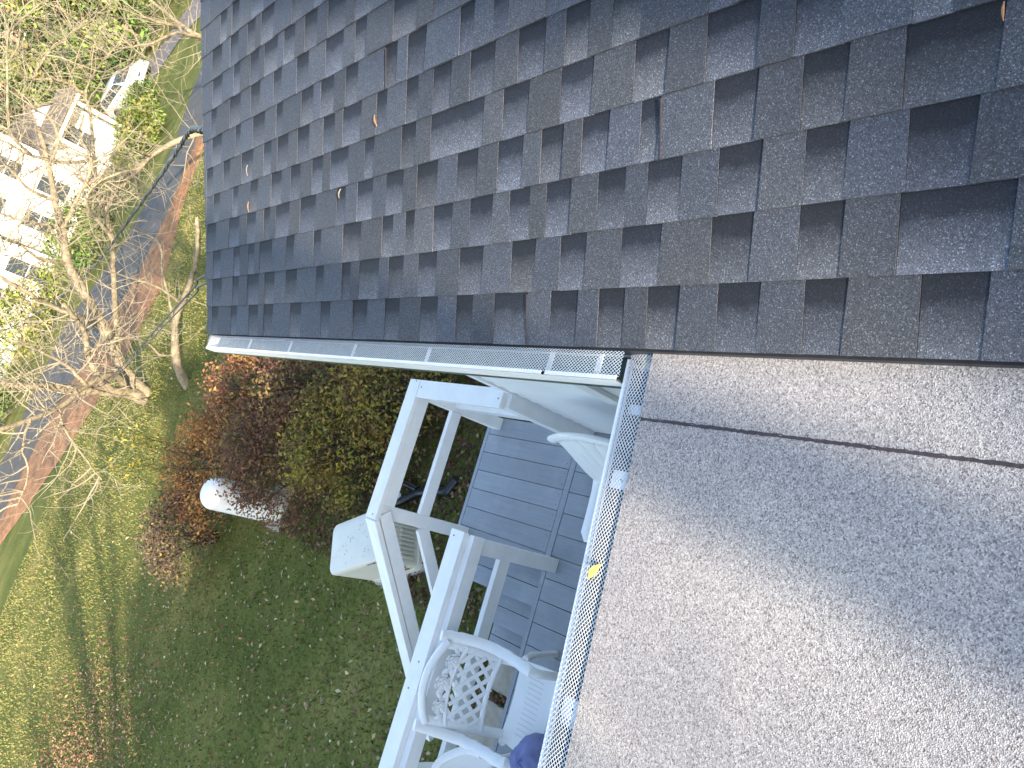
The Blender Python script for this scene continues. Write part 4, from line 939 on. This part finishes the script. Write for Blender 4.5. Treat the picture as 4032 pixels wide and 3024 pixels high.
for sg in (-1, 1):
    for (a0, a1, b0, b1) in ((-.95, -.05, -1.0, -.12), (.02, .78, .02, .38), (-1.62, -1.03, -1.45, -1.08)):
        m = MB(); V = [CX(a0, sg * .805, 1.03), CX(a1, sg * .805, 1.03), CX(b1, sg * .69, 1.40), CX(b0, sg * .69, 1.40)]; V += [v + s_ * sg * .02 for v in V]
        m.add(V, [(0, 1, 2, 3), (7, 6, 5, 4), (0, 4, 5, 1), (1, 5, 6, 2), (2, 6, 7, 3), (3, 7, 4, 0)]); m.build('window', 'glass', car)
    m = MB(); m.box(CX(-2.04, sg * .66, .82), (.12, .2, .18), Matrix((f_, s_, Vector((0, 0, 1)))).transposed(), .03); m.build('tail_lamp', 'red_lamp', car)
    m = MB(); m.box(CX(2.02, sg * .56, .62), (.14, .26, .12), Matrix((f_, s_, Vector((0, 0, 1)))).transposed(), .03); m.build('headlight', 'glass', car)
    for a in (-1.32, 1.33):
        X = Matrix((f_, Vector((0, 0, 1)), s_ * sg)).transposed()
        m = MB(); m.lathe([(.20, -.1), (.31, -.11), (.335, -.07), (.335, .07), (.31, .11), (.20, .10)], CX(a, sg * .80, .335), 24, X); wh = shade_auto(m.build('wheel', 'tyre', car), 40)
        m = MB(); m.lathe([(.20, .085), (.215, .105), (.19, .11), (.17, .09)], CX(a, sg * .80, .335), 24, X)
        for k in range(5): th = 2 * math.pi * k / 5; m.beam(CX(a, sg * .895, .335), CX(a + math.cos(th) * .2, sg * .895, .335 + math.sin(th) * .2), .05, .02, upv=tuple(s_))
        m.build('wheel_rim', 'rim', wh)
m = MB(); V = [CX(.32, -.60, 1.42), CX(.32, .60, 1.42), CX(1.0, .66, 1.03), CX(1.0, -.66, 1.03)]; V = [v + Vector((0, 0, .015)) + f_ * .02 for v in V]; m.add(V + [v - Vector((0, 0, .03)) for v in V], [(0, 1, 2, 3), (7, 6, 5, 4), (0, 4, 5, 1), (1, 5, 6, 2), (2, 6, 7, 3), (3, 7, 4, 0)]); m.build('windscreen', 'glass', car)

# ------------------------------------------------------------------ background evergreens and woods
def bg_tree(name, x, y, h, rad, n, pal, label, group, shape='cone', size=.34, trunk_h=.4):
    z = gz(x, y); t = thing(name, (x, y, z), label, 'tree', group)
    m = MB(); m.tube([(x, y, z - .1), (x + .05, y, z + h * .5), (x, y, z + h * .9)], [h * .022, h * .015, .02], 7); 
    for k in range(10):
        a = k * 2.4; q = random.uniform(.25, .8) * h; l = rad * (1.1 - q / h) * .9; m.tube([(x, y, z + q), (x + math.cos(a) * l, y + math.sin(a) * l, z + q + .2 * l)], [h * .008, .01], 4, False)
    m.build('trunk', 'bark', t)
    nc = 130; f = rng.uniform(.06, 1, nc) ** .85; a = rng.uniform(0, 2 * math.pi, nc)
    prof = (1 - f) ** .8 * (1 if shape == 'cone' else 1) + .05 if shape == 'cone' else np.sqrt(np.clip(1 - (2 * f - 1) ** 2, .02, 1))
    rr = rad * prof * rng.uniform(.45, 1.12, nc); cl = np.stack([x + np.cos(a) * rr, y + np.sin(a) * rr, z + h * (.05 + .95 * f)], 1)
    ci = rng.integers(0, nc, n); P = cl[ci] + rng.normal(0, rad * .12, (n, 3)) * np.array([1, 1, .7]); P[:, 2] = np.maximum(P[:, 2], z + .05)
    cc = palette(pal, nc, .25); col = cc[ci] * rng.uniform(.75, 1.25, (n, 1))
    fast('crown', leaf_quads(P, size, .1, .5), 4, 'needle', col, t)
ev = [(0.085, 0.133, 0.034, 3), (0.123, 0.162, 0.042, 3), (0.057, 0.099, 0.03, 2), (0.18, 0.199, 0.057, 1)]
evd = [(0.037, 0.071, 0.031, 3), (0.06, 0.093, 0.037, 2)]
br = [(0.17, 0.099, 0.065, 3), (0.221, 0.128, 0.076, 2), (0.272, 0.111, 0.076, 1), (0.119, 0.076, 0.06, 2)]
lime = [(0.198, 0.225, 0.05, 3), (0.135, 0.18, 0.04, 2), (0.252, 0.252, 0.072, 1)]
for a_ in SHADE: bg_tree('evergreen_tree', a_[0], a_[1], a_[2], a_[3], 7000, ev, a_[4], 'unseen evergreens added for shade', 'round', .3)
E1 = 'evergreens beyond the road'; E2 = 'brown winter trees at the back'
bg_tree('evergreen_tree', 21.5, 49.5, 5.0, 2.6, 3000, ev, 'broad olive green evergreen right behind the silver car', E1, 'round')
bg_tree('evergreen_tree', 17.5, 54.5, 6.5, 2.8, 3200, ev, 'tall green evergreen between the car and the white house', E1, 'cone')
bg_tree('evergreen_tree', 23.0, 56, 8.0, 3.2, 3200, ev, 'wide evergreen filling the gap above the car roof', E1, 'round')
bg_tree('evergreen_tree', 16.5, 63, 9.0, 3.0, 2800, evd, 'dark evergreen behind the white house gable', E1, 'cone')
bg_tree('evergreen_tree', 24.5, 70, 12.5, 4.0, 2800, evd, 'blue dark conifer in the far upper corner of the woods', E1, 'cone')
bg_tree('evergreen_tree', 9.5, 64, 10.0, 3.4, 2800, ev, 'green conifer rising over the neighbour roof', E1, 'cone')
bg_tree('evergreen_tree', 1.5, 62, 9.5, 3.6, 2800, evd, 'dark conifer behind the low end of the white house', E1, 'cone')
bg_tree('evergreen_tree', -5.5, 56, 8.5, 3.4, 2800, ev, 'green conifer standing left of the white house', E1, 'round')
bg_tree('evergreen_tree', -13, 58, 10, 4.0, 2600, evd, 'big dark conifer far along the road', E1, 'cone')
bg_tree('roadside_shrub', 10.6, 33.0, 1.3, 1.5, 2200, lime, 'low lime green shrub on the far verge next to the road bend', E1, 'round', .16)
bg_tree('roadside_shrub', 6.2, 36.0, 1.9, 2.1, 2600, ev, 'rounded green shrub across the road below the white house', E1, 'round', .18)
bg_tree('roadside_shrub', 2.4, 41.5, 2.3, 2.4, 2600, lime, 'leafy lime shrub across the road left of the round one', E1, 'round', .2)
bg_tree('roadside_shrub', 13.6, 38.5, 1.2, 1.6, 2200, ev, 'low green shrub on the grass in front of the porch', E1, 'round', .16)
bg_tree('roadside_shrub', -2.4, 44.0, 2.6, 2.5, 2600, ev, 'green shrub mass at the far road edge', E1, 'round', .2)
bg_tree('winter_tree', 27.0, 49, 6.0, 3.0, 2600, br, 'reddish brown winter tree right of the car', E2, 'round', .22)
bg_tree('winter_tree', 26.5, 60, 8.5, 3.6, 2600, br, 'brown leafless thicket behind the evergreens', E2, 'round', .24)
bg_tree('winter_tree', 31.5, 66, 11, 4.2, 2600, br, 'tall brown winter tree at the back of the drive', E2, 'round', .26)
bg_tree('winter_tree', 20.5, 77, 12, 4.6, 2600, br, 'grey brown tree behind the dark conifers', E2, 'round', .26)
bg_tree('winter_tree', 25.2, 42.5, 2.6, 2.4, 2200, br, 'russet bush next to the top of the drive', E2, 'round', .18)
bg_tree('winter_tree', 5.0, 74, 11, 4.8, 2600, br, 'brown tree far behind the white house', E2, 'round', .26)
bg_tree('winter_tree', -9.5, 70, 11, 4.8, 2600, br, 'brown tree beyond the road left of the conifers', E2, 'round', .26)
k = 26000; a = rng.uniform(-60, 80, k); b = rng.uniform(80, 110, k); hgt = (11 + 4 * np.sin(a * .25) + 2.5 * np.sin(a * .61 + 1)) * np.sqrt(rng.uniform(.002, 1, k)); zz = np.array([gz(0, v) for v in b])
o = fast('far_woods', leaf_quads(np.stack([a, b, zz + hgt], 1), .9, .1, .5), 4, 'needle', palette(br + ev + [(.09, .075, .06, 4)], k, .3)); tag(o, 'distant brown and green woods closing the view', 'woods', kind='stuff')

# ------------------------------------------------------------------ grass, litter and small debris
k = 120000; gx = rng.uniform(-11, 9, k); gy = 4.3 + 20 * rng.uniform(0, 1, k) ** 1.35
ok = ~((gy < 4.9) & (gx > -.4)); dl = gx - (-1.0); ok &= ~((gx > -.6) & (gx < 1.8) & (gy > 5.6) & (gy < 10.2) & (rng.uniform(0, 1, k) < .75)); gx, gy = gx[ok], gy[ok]
k = len(gx); gzv = -4.28 - .055 * np.clip(gy - 4.5, 0, 42); h = rng.uniform(.025, .06, k); th = rng.uniform(0, 2 * np.pi, k); wd = rng.uniform(.004, .009, k) * (1 + gy * .06)
ln = rng.normal(0, .025, (k, 2)); B = np.stack([gx, gy, gzv - .004], 1); side = np.stack([np.cos(th) * wd, np.sin(th) * wd, 0 * wd], 1); tip = B + np.stack([ln[:, 0], ln[:, 1], h], 1)
pn = np.sin(gx * 1.3 + 2 * np.sin(gy * .7)) * np.sin(gy * .9 + gx * .4); gcol = palette([(.075, .115, .022, 4), (.11, .145, .032, 3), (.18, .175, .055, 1.5), (.25, .205, .09, 1)], k, .2)
gcol = gcol * (1 + .18 * pn[:, None]); yl = np.clip((gy - 9) / 8, 0, 1)[:, None] * .55; gcol = gcol * (1 - yl) + yl * np.array([.34, .30, .115])  # far blades dry yellow and paler, sunlit brightness put into their colour
o = fast('grass', np.stack([B - side, B + side, tip], 1).reshape(-1, 3), 3, 'grass', gcol); tag(o, 'short autumn lawn grass', 'grass', kind='stuff')
def scatter(n, fx, pal, size, name, label):
    P = fx(n); P[:, 2] = -4.28 - .055 * np.clip(P[:, 1] - 4.5, 0, 42) + rng.uniform(.012, .045, len(P))
    o = fast(name, leaf_quads(P, size, .75, .55), 4, 'litter', palette(pal, len(P), .22)); tag(o, label, 'leaves', kind='stuff')
tan = [(.34, .26, .15, 3), (.42, .36, .22, 2), (.25, .14, .08, 3), (.17, .09, .055, 2)]
scatter(2300, lambda n: np.stack([rng.uniform(-5, .3, n), 4.4 + 8 * rng.uniform(0, 1, n) ** 1.2, np.zeros(n)], 1), tan, .055, 'fallen_leaves', 'pale fallen leaves scattered over the shaded lawn')
scatter(9000, lambda n: np.stack([rng.normal(-6.6, 1.4, n), rng.normal(12.6, 1.6, n), np.zeros(n)], 1), [(.34, .18, .11, 3), (.42, .28, .17, 2), (.25, .12, .085, 2)], .05, 'fallen_leaves', 'reddish brown leaf drift in the sunlit part of the lawn')
scatter(9000, lambda n: np.stack([rng.uniform(-1.0, 2.2, n), rng.uniform(4.3, 8.6, n), np.zeros(n)], 1), [(.12, .065, .04, 4), (.085, .05, .035, 3), (.20, .12, .06, 1.5), (.26, .2, .12, .6)], .055, 'fallen_leaves', 'dark brown leaf litter under the hedge and beside the deck')
scatter(2500, lambda n: np.stack([rng.uniform(-11, 7, n), rng.uniform(11, 24, n), np.zeros(n)], 1), tan, .07, 'fallen_leaves', 'tan leaves strewn across the far sunny lawn')
k = 1400; P = np.stack([rng.uniform(-1.75, -1.0, k), rng.uniform(3.3, 4.2, k), rng.uniform(-4.27, -4.232, k)], 1); P = P[(P[:, 0] > -1.37) & (P[:, 0] < -1.28) | (P[:, 1] > 4.12) | (P[:, 0] < -1.71)]
o = fast('fallen_leaves', leaf_quads(P, .05, .7, .55), 4, 'litter', palette([(.20, .11, .07, 3), (.13, .07, .05, 2)], len(P))); tag(o, 'brown leaves caught between the paving slabs', 'leaves', kind='stuff')
def debris(p, d, l, wdt, label, name, mat_):
    m = MB(); d = Vector(d).normalized(); p = Vector(p); s = d.cross(NR).normalized() * wdt
    V = []; n = 7
    for i in range(n):
        f = i / (n - 1); ww = math.sin(math.pi * min(max(f, .08), .92)) ; c = p + d * (l * (f - .5)) + NR * (.004 + .006 * math.sin(math.pi * f))
        V += [c - s * ww, c + NR * .002, c + s * ww]
    V2 = [v - NR * .0012 for v in V]; o_ = len(V)
    F = [(i * 3 + j, i * 3 + j + 1, (i + 1) * 3 + j + 1, (i + 1) * 3 + j) for i in range(n - 1) for j in range(2)]
    m.add(V + V2, F + [tuple(o_ + q for q in f[::-1]) for f in F]); o = m.build(name, mat_, None, True); tag(o, label, 'debris', 'plant debris on the roof')
on = lambda u, y: rp(u, y, .0085)
debris(rp(.764, 2.211, .0085), (.9, .35, .36), .045, .006, 'curled tan seed pod lying high on the shingle roof', 'seed_pod', 'deadleaf')
debris(rp(.768, 3.343, .0085), (.93, 0, .37), .05, .004, 'thin pale twig stub on the shingles near the rake edge', 'twig', 'twig')
debris(rp(.60, 3.335, .0085), (.93, .05, .37), .05, .006, 'reddish seed pod on the shingles below the pale twig', 'seed_pod', 'deadleaf')
debris(rp(.548, 2.469, .0085), (.9, -.35, .36), .035, .005, 'small tan scrap on the middle of the shingle roof', 'seed_pod', 'twig')
debris(rp(.550, .344, .0095), (.93, .02, .37), .030, .0022, 'tiny orange pine needle on the nearest shingle', 'needle', 'deadleaf')
debris(pr(-.06, 1.058, -.004), (.9, -.5, -.1), .045, .010, 'yellow and brown leaf lying on the gutter mesh', 'fallen_leaf', 'leafyellow')

# ------------------------------------------------------------------ render settings
S.render.engine = 'CYCLES'; S.cycles.samples = 96; S.cycles.use_denoising = True; S.cycles.max_bounces = 6; S.cycles.sample_clamp_indirect = 6
